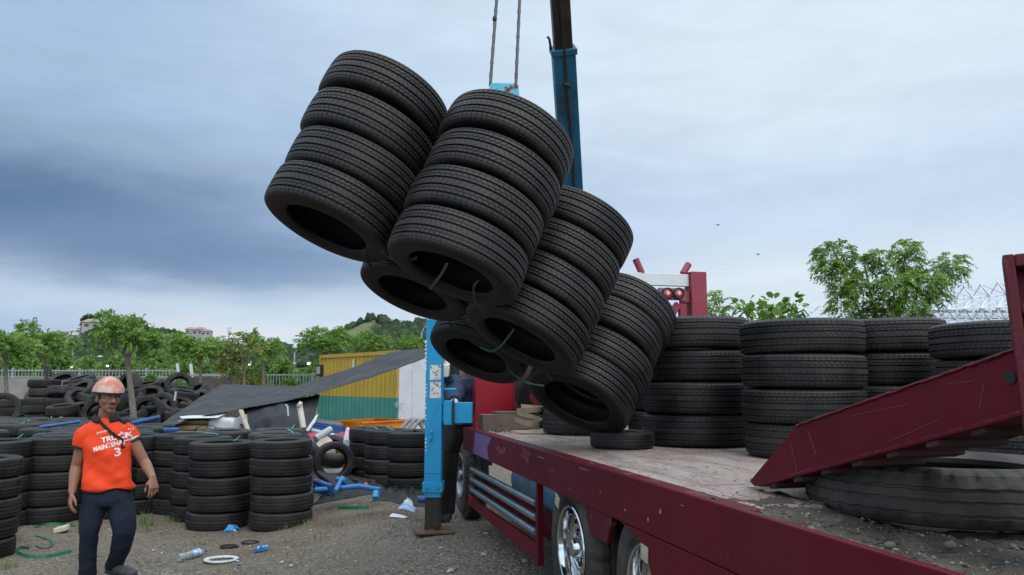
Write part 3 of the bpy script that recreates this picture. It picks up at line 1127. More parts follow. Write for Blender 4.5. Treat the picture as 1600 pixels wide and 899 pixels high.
for (ya, yb) in ((571, 594), (597, 622)):
    pa, pb = LP(673.5, ya), LP(690, yb)
    m = MB(); m.box(((pa.x + pb.x) / 2, FY - .0865, (pa.z + pb.z) / 2), (pb.x - pa.x, .002, pa.z - pb.z))
    st_ = m.build('decal', stm, leg)
    m = MB()
    for k in range(7):
        a0 = Vector((rs.uniform(pa.x + .015, pb.x - .015), FY - .0882, rs.uniform(pb.z + .015, pa.z - .015)))
        an = rs.uniform(0, PI)
        m.beam(a0, a0 + Vector((math.cos(an) * .028, 0, math.sin(an) * .028)), .006, .0012, Vector((0, 1, 0)))
    m.build('decal_marks', inkm, st_)
# worn white lettering strokes running up the left edge of the leg
m = MB()
for py in range(535, 705, 6):
    if rs.random() < .72:
        p = LP(666.3, py)
        m.box((p.x + .004, FY - .0862, p.z), (rs.uniform(.008, .02), .0016, rs.uniform(.010, .026)))
        m.box((x0 - .0006, FY + rs.uniform(-.04, .04), p.z), (.0014, rs.uniform(.03, .06), .018))
m.build('leg_lettering', white_paint, leg)
# embossed seams and hook
m = MB()
m.beam(LP(674, 655) + Vector((0, -.087, 0)), LP(688, 628) + Vector((0, -.087, 0)), .008, .006, Vector((0, 1, 0)))
m.beam(LP(674, 655) + Vector((0, -.087, 0)), LP(674, 664) + Vector((0, -.087, 0)), .008, .006, Vector((0, 1, 0)))
m.box((cx, FY - .086, LP(677, 737).z), (x1 - x0 - .01, .006, .008))
p = LP(675, 680)
m.tube([p + Vector((0, -.085, .05)), p + Vector((.012, -.12, .03)), p + Vector((.012, -.12, -.02)), p + Vector((0, -.09, -.045))], .008, 8)
m.build('leg_fittings', blue, leg)
zb1_, zb0_ = LP(700, 628).z, LP(700, 662).z
m = MB(); xe = LP(738, 640).x
m.box(((x1 + xe) / 2 + .002, FY + .01, (zb0_ + zb1_) / 2), (xe - x1 - .005, .15, zb1_ - zb0_ - .01))
m.box((x1 + .055, FY + .01, (zb0_ + zb1_) / 2), (.075, .175, zb1_ - zb0_ + .02))
bm_o = m.build('outrigger_beam', blue, truck, bevel=.005)
m = MB()
for z in (zb0_ + .04, (zb0_ + zb1_) / 2, zb1_ - .04):
    m.box((x1 + .10, FY - .08, z), (.018, .03, .035))
m.tube([(x1 + .105, FY - .085, zb0_ - .02), (x1 + .105, FY - .085, zb1_ + .03)], .009, 8)
m.build('beam_hinge', black_steel, bm_o)
m = MB(); m.tube([(x1 + .01, FY + .05, LP(700, 609).z), (x1 + .12, FY + .05, LP(700, 609).z)], .014, 8); m.build('lever', blue, bm_o)
m = MB()
m.tbox(2.3, 3.0, 7.75, 8.25, 1.0, 2.3)
m.tube([T(2.65, 8.0, 2.3), T(2.65, 8.0, 2.9)], .22, 20)
m.build('crane_column', blue_boom, truck, bevel=.01)
B0, B1 = at_y(893, 292, 7.55), at_y(879.5, 74, 6.72)
bd = (B1 - B0).normalized()
Bb = B0 - bd * 1.2
bx = bd.cross(Vector((0, 1, 0))).normalized()
bw = .208
m = MB(); m.beam(Bb, B1, bw, bw * .9, Vector((0, 1, 0)))
m.beam(B1 - bd * .06, B1 + bd * .0, bw + .03, bw, Vector((0, 1, 0)))
boom = m.build('boom', blue_boom, truck, bevel=.008)
m = MB(); fn = bx.cross(bd).normalized()
if fn.y > 0: fn = -fn
m.tube([B0 - bd * .3 + fn * .105 - bx * .005, B0 + bd * .35 + fn * .112 - bx * .02, B1 - bd * .30 + fn * .108, B1 + fn * .105], .012, 8)
m.tube([B1 - bd * .33 + fn * .12 - bx * .03, B1 - bd * .30 + fn * .13 + bx * .03], .02, 8)
m.build('hydraulic_hose', black_steel, boom)
m = MB()
Bt = B1 + bd * 3.6
m.beam(B1 - bd * .2, Bt, bw * .80, bw * .72, Vector((0, 1, 0)))
m.beam(B1 + fn * .09 - bd * .02, Bt + fn * .085, .035, .02, Vector((0, 1, 0)))
m.build('boom_extension', black_steel, boom, bevel=.006)
m = MB(); m.tube([B1 + bx * .115 + fn * .05, B1 + bx * .125 + fn * .06 + bd * .10, B1 + bx * .14 + fn * .05 + bd * .12], .012, 6)
m.build('boom_cap', black_steel, boom)

# hook block on two wire ropes
HY = 4.35
hb = at_y(788, 146, HY)
hook = empty('hook_block', hb, 'chipped light blue crane hook block hanging on two wire ropes', 'hook block')
hbm = mat('chipped_blue', (.10, .42, .56), rough=.55, var=.2, dirt=(.13, .055, .03), dscale=11, dthr=(.52, .58), scratch=(.35, .5, .55))
m = MB()
pl = [(762, 158), (765, 133), (769, 129.5), (806, 130), (810, 134), (813.5, 165), (806, 200), (770, 200)]
m.prism([at_y(px, py, HY - .05) for px, py in pl], Vector((0, .02, 0)))
m.prism([at_y(px, py, HY - .05) + Vector((0, .09, 0)) for px, py in pl], Vector((0, .02, 0)))
m.build('cheek_plate', hbm, hook, bevel=.003)
m = MB(); c = at_y(788, 158, HY)
m.lathe([(.02, -.03), (.085, -.03), (.07, 0), (.085, .03), (.02, .03)], c, (0, 1, 0), 28)
m.build('sheave', black_steel, hook)
m = MB(); m.tube([c - UP * .12, c - UP * .22, c + Vector((.05, 0, -.30)), c + Vector((0, 0, -.37)), c + Vector((-.05, 0, -.32))], [.03, .028, .028, .022, .015], 10)
m.build('hook', black_steel, hook)
tipc = Vector((0, HY, 9.4))
for (pa, pb) in (((766, 134), (776, 0)), ((806, 134), (812, 0))):
    a, b2 = at_y(*pa, HY), at_y(*pb, HY)
    d = (b2 - a).normalized()
    m = MB()
    L_ = (9.3 - a.z) / d.z
    pts = [a + d * (L_ * k / 60) for k in range(61)]
    m.tube(pts, .0095, 8)
    x = d.orthogonal().normalized(); y = d.cross(x)
    for ph in (0, PI):                       # twisted strands
        hl = [a + d * (L_ * k / 260) + x * (.006 * math.cos(k * .9 + ph)) + y * (.006 * math.sin(k * .9 + ph)) for k in range(150)]
        m.tube(hl, .0055, 5)
    m.build('wire_rope', wire, hook, smooth=60)
m = MB(); kn = at_y(773, 30, HY)
m.ball(kn, (.014, .02, .022), 8, 6)
m.build('rope_knot', black_steel, hook)
# the sling inside the bundle
m = MB(); cb = c - UP * .36
for k in ('A', 'B', 'C', 'E'):
    p, w_ = Vector(HS[k][0]), Vector(HS[k][1])
    m.tube([cb, p + w_ * .75, p + w_ * .3], .012, 6)
m.build('sling_rope', wire, hook)

# things lying on the deck
def dstack(l, s, n, dia, wd, where):
    p = T(l, s, DZ + .004)
    stack(p.x, p.y, p.z, n, dia, wd, where, 'tyres loaded on the truck deck')


dq2 = ls(Vector((1.31, 5.46, 0)))
dstack(dq2[0], dq2[1], 4, .765, .217, 'the deck stack right of the hanging tyres')
dstack(2.80, 4.03, 4, .70, .197, 'the nearest deck stack, behind the ramp tip')
dstack(3.50, 4.17, 4, .735, .203, 'the deck stack under the big leafy tree')
dstack(3.52, 3.29, 4, .70, .183, 'the rightmost deck stack beside the ramp upright')
dq = ls(Vector((.725, 5.20, 0)))
dstack(dq[0], dq[1], 1, .42, .108, 'the deck under the lowest hanging tyre')
dq = ls(Vector((.585, 6.6, 0)))
dstack(dq[0], dq[1], 2, .66, .20, 'the short deck stack beside the webbing coil')
dstack(3.42, 5.15, 4, .72, .20, 'the rear deck stack half hidden behind two others')
dq3 = ls(Vector((1.31, 6.36, 0)))
dstack(dq3[0], dq3[1], 4, .70, .205, 'the shaded deck stack behind the lowest hanging one')
lt = T(2.15, 6.98, DZ + .335)
tyre(lt, TYV * .9 + UP * .42 + TX * .1, .68, .2, 'greyish tyre leaning upright against the bulkhead behind the webbing coil', 'tyres loaded on the truck deck')

# big worn truck tyre on the tail
bc = Vector((1.585, 2.90, 1.112))
m = MB()
BR, BW = .472, .188
prof = [(.30, .02), (.34, .0), (.41, .004), (.45, .014), (.462, .026), (BR - .004, .034), (BR, .046), (BR - .009, .049), (BR - .009, .055), (BR, .058), (BR + .002, BW / 2 - .004), (BR - .005, BW / 2 - .001), (BR - .005, BW / 2 + .003), (BR + .002, BW / 2 + .006), (BR, BW - .062), (BR - .010, BW - .059), (BR - .010, BW - .052), (BR, BW - .049), (BR - .004, BW - .036), (.462, BW - .028), (.455, BW - .012), (.43, BW), (.38, BW + .004), (.34, BW - .004), (.30, BW - .02), (.31, BW - .04), (.40, BW * .6), (.40, BW * .4), (.31, .04)]
SEG = 240
m.lathe(prof, bc, UP, SEG)
for k in range(SEG):
    for i, (r, h) in enumerate(prof):
        j = i * SEG + k
        v = Vector(m.v[j]); d = Vector((v.x - bc.x, v.y - bc.y, 0)).normalized()
        z_ = math.sin(k * 2 * PI / 6)
        if 6 <= i <= 17: v.z += .0016 * z_
        if i in (3, 4, 5, 18, 19, 20) and k % 6 in (0, 1): v -= d * (.009 if i in (4, 19, 20) else .005)
        if i == 21 and k % 6 in (0, 1): v.z -= .010
        v += d * .0025 * noise.noise((k * .15, i * .4, 1)); v.z += .0015 * noise.noise((k * .05, 5, 2))
        m.v[j] = tuple(v)
bt = m.build('truck_tyre', truck_rubber, smooth=28, origin=bc)
tag(bt, 'large worn truck tyre lying flat on the dirt of the truck tail', 'truck tyre')

# timber, webbing coil, leaf litter
tb = MB()
ta, tb_ = on_z(741, 673, DZ + .0), on_z(804, 672, DZ + .0)
dx_ = (tb_ - ta)
tb.frame((ta + tb_) / 2 + UP * .072 + Vector((.09, .1, 0)), dx_.normalized(), Vector((-dx_.y, dx_.x, 0)).normalized(), UP, dx_.length + .08, .20, .14)
tag(tb.build('timber_block', wood, bevel=.006), 'thick grey brown timber block lying before the red bulkhead', 'timber')
tb = MB()
tb.frame((ta + tb_) / 2 + UP * .155 + Vector((.13, .12, 0)), dx_.normalized(), Vector((-dx_.y, dx_.x, 0)).normalized(), UP, dx_.length - .10, .17, .022)
tag(tb.build('plank', wood, bevel=.003), 'thin plank lying on top of the timber block', 'plank')
web_m = mat('old_webbing', (.30, .235, .165), rough=.9, var=.25, vscale=10, bump=.4, bscale=120)
cc = on_z(822, 677, DZ)
m = MB(); pts, nr = [], []
for k in range(78):
    a = k * .19
    r = .085 + .035 * math.sin(k * .21)
    tl = .35 + .25 * math.sin(k * .07)
    pts.append(cc + Vector((math.cos(a) * r * 1.25, math.sin(a) * r * .9, .05 + k * .0024 + math.sin(a * .8) * .075 * tl)))
    nr.append(Vector((math.cos(a) * .12, math.sin(a) * .12, 1)))
m.ribbon(pts, nr, .042, .004)
tail = [cc + Vector((-.07 + .02 * k, -.09 - .002 * k, .012)) for k in range(12)]
m.ribbon(tail, Vector((0, 1, .3)), .05, .004)
tag(m.build('webbing_coil', web_m), 'coiled beige webbing strap lying on the deck', 'webbing strap')
lit = MB(); lc = on_z(778, 675, DZ + .01); rl = random.Random(6)
for k in range(90):
    p = lc + Vector((rl.gauss(0, .06), rl.gauss(0, .03), abs(rl.gauss(0, .016))))
    d1 = Vector((rl.gauss(0, 1), rl.gauss(0, 1), rl.gauss(0, .5))).normalized()
    d2 = d1.orthogonal().normalized()
    lit.prism([p - d1 * .016, p - d2 * .006, p + d1 * .016, p + d2 * .006], d1.cross(d2) * .001)
tag(lit.build('leaf_litter', mat('dry_leaves', (.10, .075, .05), rough=.9, var=.6, vscale=60)), 'small heap of dry leaf litter on the rail front corner', 'leaf litter')
# stones and grit on the tail
rng = np.random.default_rng(9)
pt, sz = [], []
for k in range(7500):
    l_, s_ = LE + .03 + 2.0 * rng.beta(1, 2), rng.uniform(.9, 2.5)
    if s_ > TAIL - .02 and rng.random() < .5: continue
    if (Vector((bc.x, bc.y, 0)) - Vector((*T(l_, s_, 0)[:2], 0))).length < .44: continue
    h = .022 * noise.noise((l_ * 4, s_ * 4, 2)) + .016 * noise.noise((l_ * 14, s_ * 14, 5)); e = sstep(LE + .35, LE + .02, l_)
    z_ = DZ + .002 if s_ > TAIL else DZ - .055 + h + .035 * e * (1 - sstep(2.1, 2.42, s_)) + .05 * sstep(TAIL - .30, TAIL - .01, s_)
    q_ = .0030 * math.exp(rng.normal(0, .6))
    pt.append(tuple(T(l_, s_, z_ + q_ * .2))); sz.append(min(q_, .022))
for k in range(900):
    l_, s_ = LE + .1 + abs(rng.normal(0, .5)), rng.uniform(2.45, 7.2)
    pt.append(tuple(T(min(l_, 3.8), s_, DZ + .001))); sz.append(.0026 * math.exp(rng.normal(0, .5)))
grit_m = island_mat('grit_stones', [(0, (.05, .04, .032, 1)), (.5, (.10, .085, .07, 1)), (.85, (.17, .15, .13, 1)), (1, (.27, .25, .23, 1))])
tag(stones('grit', np.array(pt), np.array(sz), grit_m, 3), kind='stuff')
for (px, py, r_, lab) in ((1222, 795, .022, 'pale stone at the near edge of the tail dirt'), (1390, 853, .018, 'grey stone in the dirt before the big truck tyre'), (1485, 852, .017, 'rounded stone right of centre before the truck tyre')):
    p = on_z(px, py, DZ - .035)
    m = MB(); m.ball(p, (r_, r_ * .8, r_ * .65), 10, 7)
    m.v = [tuple(Vector(v) + (Vector(v) - p) * .35 * noise.noise(Vector(v) * 40)) for v in m.v]
    tag(m.build('stone', grit_m, smooth=60, origin=p), lab, 'stone', 'stones on the truck tail')
# green straps under the hanging bundle
def strap3(pts, nm, lab, w=.014, mt=green_strap, grp='straps tying the hanging tyres', th=.0015, sag=0):
    P0 = [Vector(p) for p in pts]
    pp = []
    for i in range(len(P0) - 1):
        a0 = P0[max(i - 1, 0)]; a1 = P0[i]; a2 = P0[i + 1]; a3 = P0[min(i + 2, len(P0) - 1)]
        for k in range(8):
            t = k / 8
            pp.append(.5 * ((2 * a1) + (a2 - a0) * t + (2 * a0 - 5 * a1 + 4 * a2 - a3) * t * t + (-a0 + 3 * a1 - 3 * a2 + a3) * t ** 3))
    pp.append(P0[-1])
    m = MB()
    v = (pp[0] - EYE).normalized()
    t0 = (pp[-1] - pp[0]).normalized()
    m.ribbon(pp, t0.cross(v), w, th)
    return tag(m.build(nm, mt), lab, 'strap', grp)


def bot(px, py, key, off=.0):
    """point where the pixel's ray meets the underside plane of a hanging stack"""
    p, w_ = Vector(HS[key][0]), Vector(HS[key][1]).normalized()
    o = p - w_ * (.104 + off)
    d = ray(px, py)
    return EYE + d * ((o - EYE).dot(w_) / d.dot(w_))


for pts, key, lab in [
    ([(568, 392), (570, 404), (580, 416), (592, 424)], 'A', 'green strap between the leftmost and rear hanging stacks'),
    ([(594, 392), (612, 404), (630, 407), (652, 403)], 'A', 'green strap bridging the two highest hanging tyres'),
    ([(699, 411), (690, 428), (680, 441), (671, 452)], 'B', 'green strap across the hole of the hook block stack'),
    ([(747, 439), (740, 450), (744, 476), (762, 492)], 'B', 'green strap hanging under the right side of the hook stack'),
    ([(698, 485), (704, 508), (718, 524)], 'F', 'green strap left on the rear hanging stack'),
    ([(724, 498), (742, 503), (766, 499)], 'F', 'short green strap under the middle of the bundle'),
    ([(734, 530), (752, 543), (768, 549), (783, 540), (803, 515)], 'C', 'long green strap looping under the second stack from right'),
    ([(852, 541), (846, 556), (850, 576), (862, 594)], 'D', 'green strap running down beside the lowest hanging stack'),
    ([(796, 580), (812, 592), (824, 598), (850, 603)], 'D', 'faint green strap at the left of the lowest hanging stack'),
]:
    strap3([bot(*p, key, .012) for p in pts], 'strap', lab)

for (px, py, lab) in ((1122, 352, 'small dark bird, left of two in the sky'), (1185, 398, 'small dark bird, right of two over the broadleaf bush')):
    p = at_y(px, py, 60)
    m = MB()
    m.ball(p, (.10, .07, .04), 8, 6)
    for sg in (-1, 1): m.prism([p + Vector((0, -.08, .03)), p + Vector((sg * .22, -.02, .07)), p + Vector((sg * .20, .05, .07)), p + Vector((0, .10, .03))], UP * .01)
    tag(m.build('bird', dark), lab, 'bird', 'birds flying over the yard')
# ------------------------------------------------------------------ tyre stacks on the ground
def stack_px(xl, xr, yb, n, wd, where, group='bundled tyres stacked on the gravel', shown=None):
    xc = (xl + xr) / 2
    f = on_g(xc, yb)
    k = (xr - xl) / 2400
    R = k * f.y / (1 - k)
    Yc = f.y + R
    x = (xc - 800) / 1200 * Yc * .993
    z = min(G(x, Yc), G(x, f.y))
    stack(x, Yc, z - .004, n, 2 * R, wd, where, group, shown=shown)
    GS.append((x, Yc, R))
    return x, Yc, R, z + n * wd


GS = []
TOPS = []
for a in [(-74, 36, 883, 5, .183, 'the leftmost front stack cut by the frame edge'),
          (-36, 57, 830, 5, .19, 'the stack just behind the leftmost front one'),
          (53, 139, 821, 5, .19, 'the front stack left of the man'),
          (134, 219, 814, 5, .19, 'the stack hidden behind the man'),
          (179, 258, 806, 5, .19, 'the stack right of the man by his hand'),
          (250, 332, 806, 5, .19, 'the stack two left of the pair'),
          (279, 364, 818, 5, .19, 'the stack tucked left behind the front pair'),
          (306, 400, 831, 5, .188, 'the left stack of the front pair'),
          (400, 492, 828, 5, .188, 'the right stack of the front pair'),
          (549, 618, 757, 4, .188, 'the left stack of the middle cluster'),
          (572, 645, 765, 4, .19, 'the second stack of the middle cluster'),
          (596, 691, 771, 4, .195, 'the widest stack of the middle cluster'),
          (650, 728, 764, 4, .195, 'the stack behind the blue crane leg')]:
    TOPS.append(stack_px(*a))
# the field of bundles behind: only their upper tyres show
row_n = 0
NMS = ['front', 'second', 'third', 'fourth', 'fifth', 'sixth', 'seventh']
SLOT = ['first', 'second', 'third', 'fourth', 'fifth', 'sixth', 'seventh', 'eighth', 'ninth']
for ri, Y in enumerate((9.72, 10.45, 11.15, 11.85, 12.55, 13.25, 13.95)):
    xl = -.715 * Y
    xr = {0: -.285, 1: -.27, 2: -.43}.get(ri, -.46 if ri > 3 else -.42) * Y
    k, x = 0, xl + (.33 if ri % 2 else 0)
    while x < xr and k < 9:
        if all(math.hypot(x - gx_, Y - gy_) > gr_ + .335 for gx_, gy_, gr_ in GS):
            px_ = 800 + 1200 * x / Y
            wh = 'the %s row of flat bundles behind the man, stack %s from left' % (NMS[ri], SLOT[k])
            loc = Vector((x + RT.uniform(-.03, .03), Y + RT.uniform(-.03, .03), 0))
            n = 5
            z0 = G(loc.x, loc.y)
            for q in range(n):
                l3 = loc + UP * (z0 + (q + .5) * .19) + Vector((RT.uniform(-.01, .01), RT.uniform(-.01, .01), 0))
                if q < n - 1:
                    HIDDEN.append((l3, Vector((0, 0, 1)), .65, .19))
                else:
                    tyre(l3, Vector((RT.uniform(-.02, .02), RT.uniform(-.02, .02), 1)), .65 * RT.uniform(.98, 1.02), .19,
                         'black top tyre, stack %s from left in the %s row behind' % (SLOT[k], NMS[ri]), 'bundled tyres stacked on the gravel', far=True, mesh=FARB)
            GS.append((loc.x, loc.y, .325))
            TOPS.append((loc.x, loc.y, .325, z0 + n * .19))
            k += 1
        x += .665

# loose tyre standing among the scrap, one lying under it
p = at_y(521, 722, 10.3)
tyre(Vector((p.x, p.y, p.z)), Vector((.42, -.90, .10)), .53, .17, 'loose black tyre standing upright among the scrap', 'loose tyres in the scrap', var=2)
p = on_g(560, 762)
tyre(Vector((p.x + .05, p.y + .1, G(p.x, p.y) + .12)), Vector((.12, -.25, .95)), .60, .18, 'loose black tyre lying under the blue pipe frame', 'loose tyres in the scrap', var=1)
p = at_y(519, 697, 11.2)
tyre(Vector((p.x, p.y, G(p.x, p.y) + .48)), Vector((.3, -.45, .85)), .6, .18, 'loose black tyre tilted on the scrap heap above the standing one', 'loose tyres in the scrap', far=True)

# ------------------------------------------------------------------ the old heap in front of the wall
RH = random.Random(21)


def heap_top(px):
    pts = [(-40, 640), (5, 632), (44, 628), (50, 592), (100, 588), (118, 585), (140, 592), (165, 600), (200, 598), (225, 592), (260, 604), (285, 598), (300, 600), (330, 612), (345, 640)]
    for (a, ya), (b_, yb_) in zip(pts, pts[1:]):
        if a <= px <= b_:
            return ya + (yb_ - ya) * (px - a) / (b_ - a)
    return 640


def zone(px):
    return ('left of the helmet' if px < 140 else 'behind the helmet' if px < 195 else 'beside the slim trunk' if px < 250 else 'before the brown wall' if px < 300 else 'beside the shade net')


ZT = [0]
# tidy columns at the left
for (px, n, d0, Y, nm, zt_) in ((71, 8, .66, 17.0, 'the tall neat column left in the heap', 593), (24, 5, .72, 17.6, 'the low column at the heap left end', 624)):
    p = at_y(px, zt_, Y)
    for q in range(n):
        z = p.z - (q + .5) * .185
        if z < .05: break
        l3 = Vector((p.x + RH.uniform(-.03, .03) - q * .012, Y + RH.uniform(-.03, .03), z))
        a_ = Vector((RH.uniform(-.05, .05), RH.uniform(-.05, .05), 1))
        if q > 4:
            HIDDEN.append((l3, a_, d0, .185))
        else:
            tyre(l3, a_, d0 * RH.uniform(.96, 1.04), .185, 'worn %s tyre, %s from the top of %s' % ('brownish' if q % 2 else 'dark', SLOT[q], nm), 'worn tyres heaped before the wall', far=True)
p = at_y(4, 642, 15.2)
tyre(Vector((p.x, p.y, p.z + .02)), Vector((.45, -.85, .1)), .66, .2, 'pale dusty tyre standing on edge at the heap left end', 'worn tyres heaped before the wall', far=True)
used = []
POSE = {'flat': 'lying flat', 'tilt': 'lying tilted', 'up': 'standing on edge'}
for layer, (dy, Yb, cnt) in enumerate(((2, 17.6, 30), (16, 17.0, 30), (31, 16.4, 28), (46, 15.9, 26))):
    px = 98.
    while px < 345:
        py = heap_top(px) + dy + RH.uniform(-4, 4)
        if py < 652 and not (px > 300 and py > 640):
            Y = Yb + RH.uniform(-.25, .25)
            p = at_y(px, py + 6, Y)
            z = max(.2, p.z)
            t = RH.random()
            if t < .42:
                a_, pose = Vector((RH.uniform(-.3, .3), RH.uniform(-.45, .1), 1)), 'flat'
            elif t < .75:
                a_, pose = Vector((RH.uniform(-.9, .9), RH.uniform(-1.1, -.3), .8)), 'tilt'
            else:
                a_, pose = Vector((RH.uniform(-.8, .8), -1, RH.uniform(-.1, .5))), 'up'
            tyre(Vector((p.x, Y, z)), a_, RH.uniform(.58, .68), RH.uniform(.17, .21), 'worn tyre %s in the %s of the heap %s' % (POSE[pose], ['top layer', 'second layer', 'third layer', 'foot'][layer], zone(px)),
                 'worn tyres heaped before the wall', far=True)
        px += RH.uniform(21, 30)
# buried tyres: one mass
far_v = np.array([v.co[:] for v in FARB.vertices]); far_f = np.array([p.vertices[:] for p in FARB.polygons])
V_, F_ = [], []
for k in range(60):                       # the core of the heap
    px = RH.uniform(60, 335); Y = RH.uniform(16.6, 18.6)
    p = at_y(px, heap_top(px) + RH.uniform(22, 60), Y)
    HIDDEN.append((Vector((p.x, Y, max(.15, p.z))), Vector((RH.uniform(-.5, .5), RH.uniform(-.5, .5), 1)), .62, .19))
for i, (loc, a_, d, w_) in enumerate(HIDDEN):
    m3 = np.array(basis(a_, RH.uniform(0, 6)) @ Matrix.Diagonal((d / 2 / TR, d / 2 / TR, w_ / TW)))
    V_.append(far_v @ m3.T + np.array(loc)); F_.append(far_f + i * len(far_v))
hme = np_mesh('buried_tyres', np.concatenate(V_), np.concatenate(F_), rubber, True)
hme.set_sharp_from_angle(angle=rad(40))
tag(obj('buried_tyres', hme), 'lower tyres of the stacks and the heap, hidden under the top ones', kind='stuff')

# green strap ends on the stack tops
rs = random.Random(14)
ns = 0
for i, (x, y, R, zt_) in enumerate(TOPS):
    px_ = 800 + 1200 * x / y
    for q in range(1 if rs.random() < .45 else 2 if i < 13 else 1):
        if rs.random() < .12: continue
        a = rs.uniform(0, 2 * PI)
        c = Vector((x + R * .72 * math.cos(a), y + R * .72 * math.sin(a) - .08, zt_ + .012))
        b2 = rs.uniform(0, PI)
        dd = Vector((math.cos(b2), math.sin(b2), 0)) * rs.uniform(.07, .14)
        pts = [c - dd, c - dd * .4 + UP * rs.uniform(.008, .03), c + dd * .3 + UP * rs.uniform(.01, .05), c + dd * 1.0 + UP * rs.uniform(-.004, .03) + dd.cross(UP) * rs.uniform(-.5, .5)]
        wn = ('on the front pair' if i in (7, 8) else 'on the middle cluster' if 9 <= i < 13 else 'by the man' if 60 < px_ < 260 and i < 7 else 'at the left edge' if px_ < 70 else 'on the rows behind the man' if px_ < 250 else 'before the shade net')
        mm = MB()
        P0 = pts; pp = []
        for s_ in range(3):
            for t in range(5):
                f = t / 5; pp.append(P0[s_].lerp(P0[s_ + 1], f))
        pp.append(P0[-1])
        mm.ribbon(pp, dd.cross(UP).normalized() + UP * .25, .017, .0015)
        tag(mm.build('strap', green_strap_l), 'pale green strap end on a tyre stack top %s' % wn, 'strap', 'strap ends on the stacked bundles %s' % wn)

# ------------------------------------------------------------------ wall and fences
m = MB()
WY = 30.
zt_ = at_y(0, 591.5, WY).z
x0, x1 = at_y(-700, 600, WY).x, at_y(276, 600, WY).x
m.box(((x0 + x1) / 2, WY, zt_ / 2 - .1), (x1 - x0, .22, zt_ + .2))
m.box(((x0 + x1) / 2, WY - .06, .42), (x1 - x0, .30, .85))
tag(m.build('concrete_wall', concrete, bevel=.01), 'long grey concrete wall behind the tyre heap at left', 'wall')
brown_c = mat('stained_concrete', (.155, .125, .108), rough=.9, var=.3, vscale=1.5, bump=.3, dirt=(.075, .06, .055), dscale=1, dthr=(.45, .65))
m = MB()
x2, x3 = x1 + .02, at_y(368, 600, WY).x
zr = at_y(300, 589.5, WY).z
m.box(((x2 + x3) / 2, WY + .02, zr / 2 - .1), (x3 - x2, .2, zr + .2))
m.box((x3 + .12, WY, zr / 2 - .08), (.28, .34, zr + .26))
tag(m.build('stained_wall', brown_c, bevel=.01), 'brown stained wall section with end pillar above the shade net', 'wall')
galv = mat('galvanised', (.36, .38, .39), rough=.5, metal=.5, var=.2, vscale=3)


def pale_fence(xa, xb, y, z0, z1, lab, sp=.13, tilt=0):
    m = MB()
    n = int((xb - xa) / sp)
    for k in range(n + 1):
        x = xa + k * sp
        m.box((x, y, (z0 + z1) / 2), (.022, .022, z1 - z0))
    m.box(((xa + xb) / 2, y - .02, z1 - .06), (xb - xa, .03, .04)); m.box(((xa + xb) / 2, y - .02, z0 + .05), (xb - xa, .03, .04))
    f = m.build('metal_fence', galv)
    k = xa
    while k < xb:
        m = MB(); m.box((k, y + .03, (z0 + z1) / 2), (.07, .07, z1 - z0 + .1)); m.build('post', galv, f)
        k += 2.6
    return tag(f, lab, 'fence')


pale_fence(x0 + 10, x1, WY, zt_ + .005, at_y(0, 577, WY).z, 'grey metal pale fence on top of the grey concrete wall')
pale_fence(x2, x3, WY + .02, zr + .005, at_y(300, 583, WY).z, 'grey metal pale fence on the brown wall section')
pale_fence(at_y(395, 600, 34).x, at_y(520, 600, 34).x, 34, .3, at_y(430, 584, 34).z, 'grey pale fence between the bushes left of the yellow container')

# ------------------------------------------------------------------ container
def cont_mat(name, c, rustc, amt):
    return mat(name, c, rough=.55, var=.15, vscale=.9, dirt=rustc, dscale=1.6, dthr=amt, bump=.1)


ylw = cont_mat('yellow_paint', (.44, .285, .030), (.30, .16, .03), (.58, .85))
teal = cont_mat('teal_paint', (.045, .215, .165), (.10, .27, .22), (.5, .75))
CA, CBY = at_y(621, 548, 24.5), at_y(499, 556, 29)
ca, cb = Vector((CA.x, CA.y, 0)), Vector((CBY.x, CBY.y, 0))
du = (cb - ca).normalized(); L_ = (cb - ca).length
dn = Vector((du.y, -du.x, 0)); 
if dn.x < 0: dn = -dn
CH = at_y(621, 547.5, 24.5).z
zs = at_y(621, 622, 24.5).z
cont = empty('shipping_container', ca, 'yellow and teal corrugated shipping container with white door end', 'container')


def corr(z0, z1, mt, nm):
    m = MB(); pts = []
    per, dep = .28, .036
    n = int((L_ - .2) / per)
    for k in range(n):
        o = .1 + k * (L_ - .2) / n
        p_ = (L_ - .2) / n
        pts += [(o, 0), (o + p_ * .32, 0), (o + p_ * .5, dep), (o + p_ * .82, dep)]
    pts.append((L_ - .1, 0))
    vs = []
    for o, d in pts:
        q = ca + du * o + dn * (d + .03)
        vs += [(q.x, q.y, z0), (q.x, q.y, z1)]
    m.add(vs, [(2 * k, 2 * k + 2, 2 * k + 3, 2 * k + 1) for k in range(len(pts) - 1)])
    m.build(nm, mt, cont)


corr(zs, CH - .12, ylw, 'upper_side'); corr(.12, zs - .002, teal, 'lower_side')
m = MB()
for o in (0.05, L_ - .05):
    m.frame(ca + du * o + dn * .06 + UP * ((CH + zs) / 2), du, dn, UP, .12, .12, CH - zs)
m.frame(ca + du * (L_ / 2) + dn * .06 + UP * (CH - .06), du, dn, UP, L_, .13, .125)
m.frame(ca + du * (L_ / 2) + dn * 1.2 + UP * (CH - .03), du, dn, UP, L_ - .05, 2.3, .05)
m.build('top_frame', ylw, cont)
m = MB()
for o in (0.05, L_ - .05):
    m.frame(ca + du * o + dn * .06 + UP * (zs / 2), du, dn, UP, .12, .12, zs)
m.frame(ca + du * (L_ / 2) + dn * .06 + UP * .06, du, dn, UP, L_, .13, .125)
m.frame(ca + du * (L_ - .02) + dn * 1.2 + UP * (CH / 2), du, dn, UP, .04, 2.3, CH - .1)
m.build('lower_frame', teal, cont)
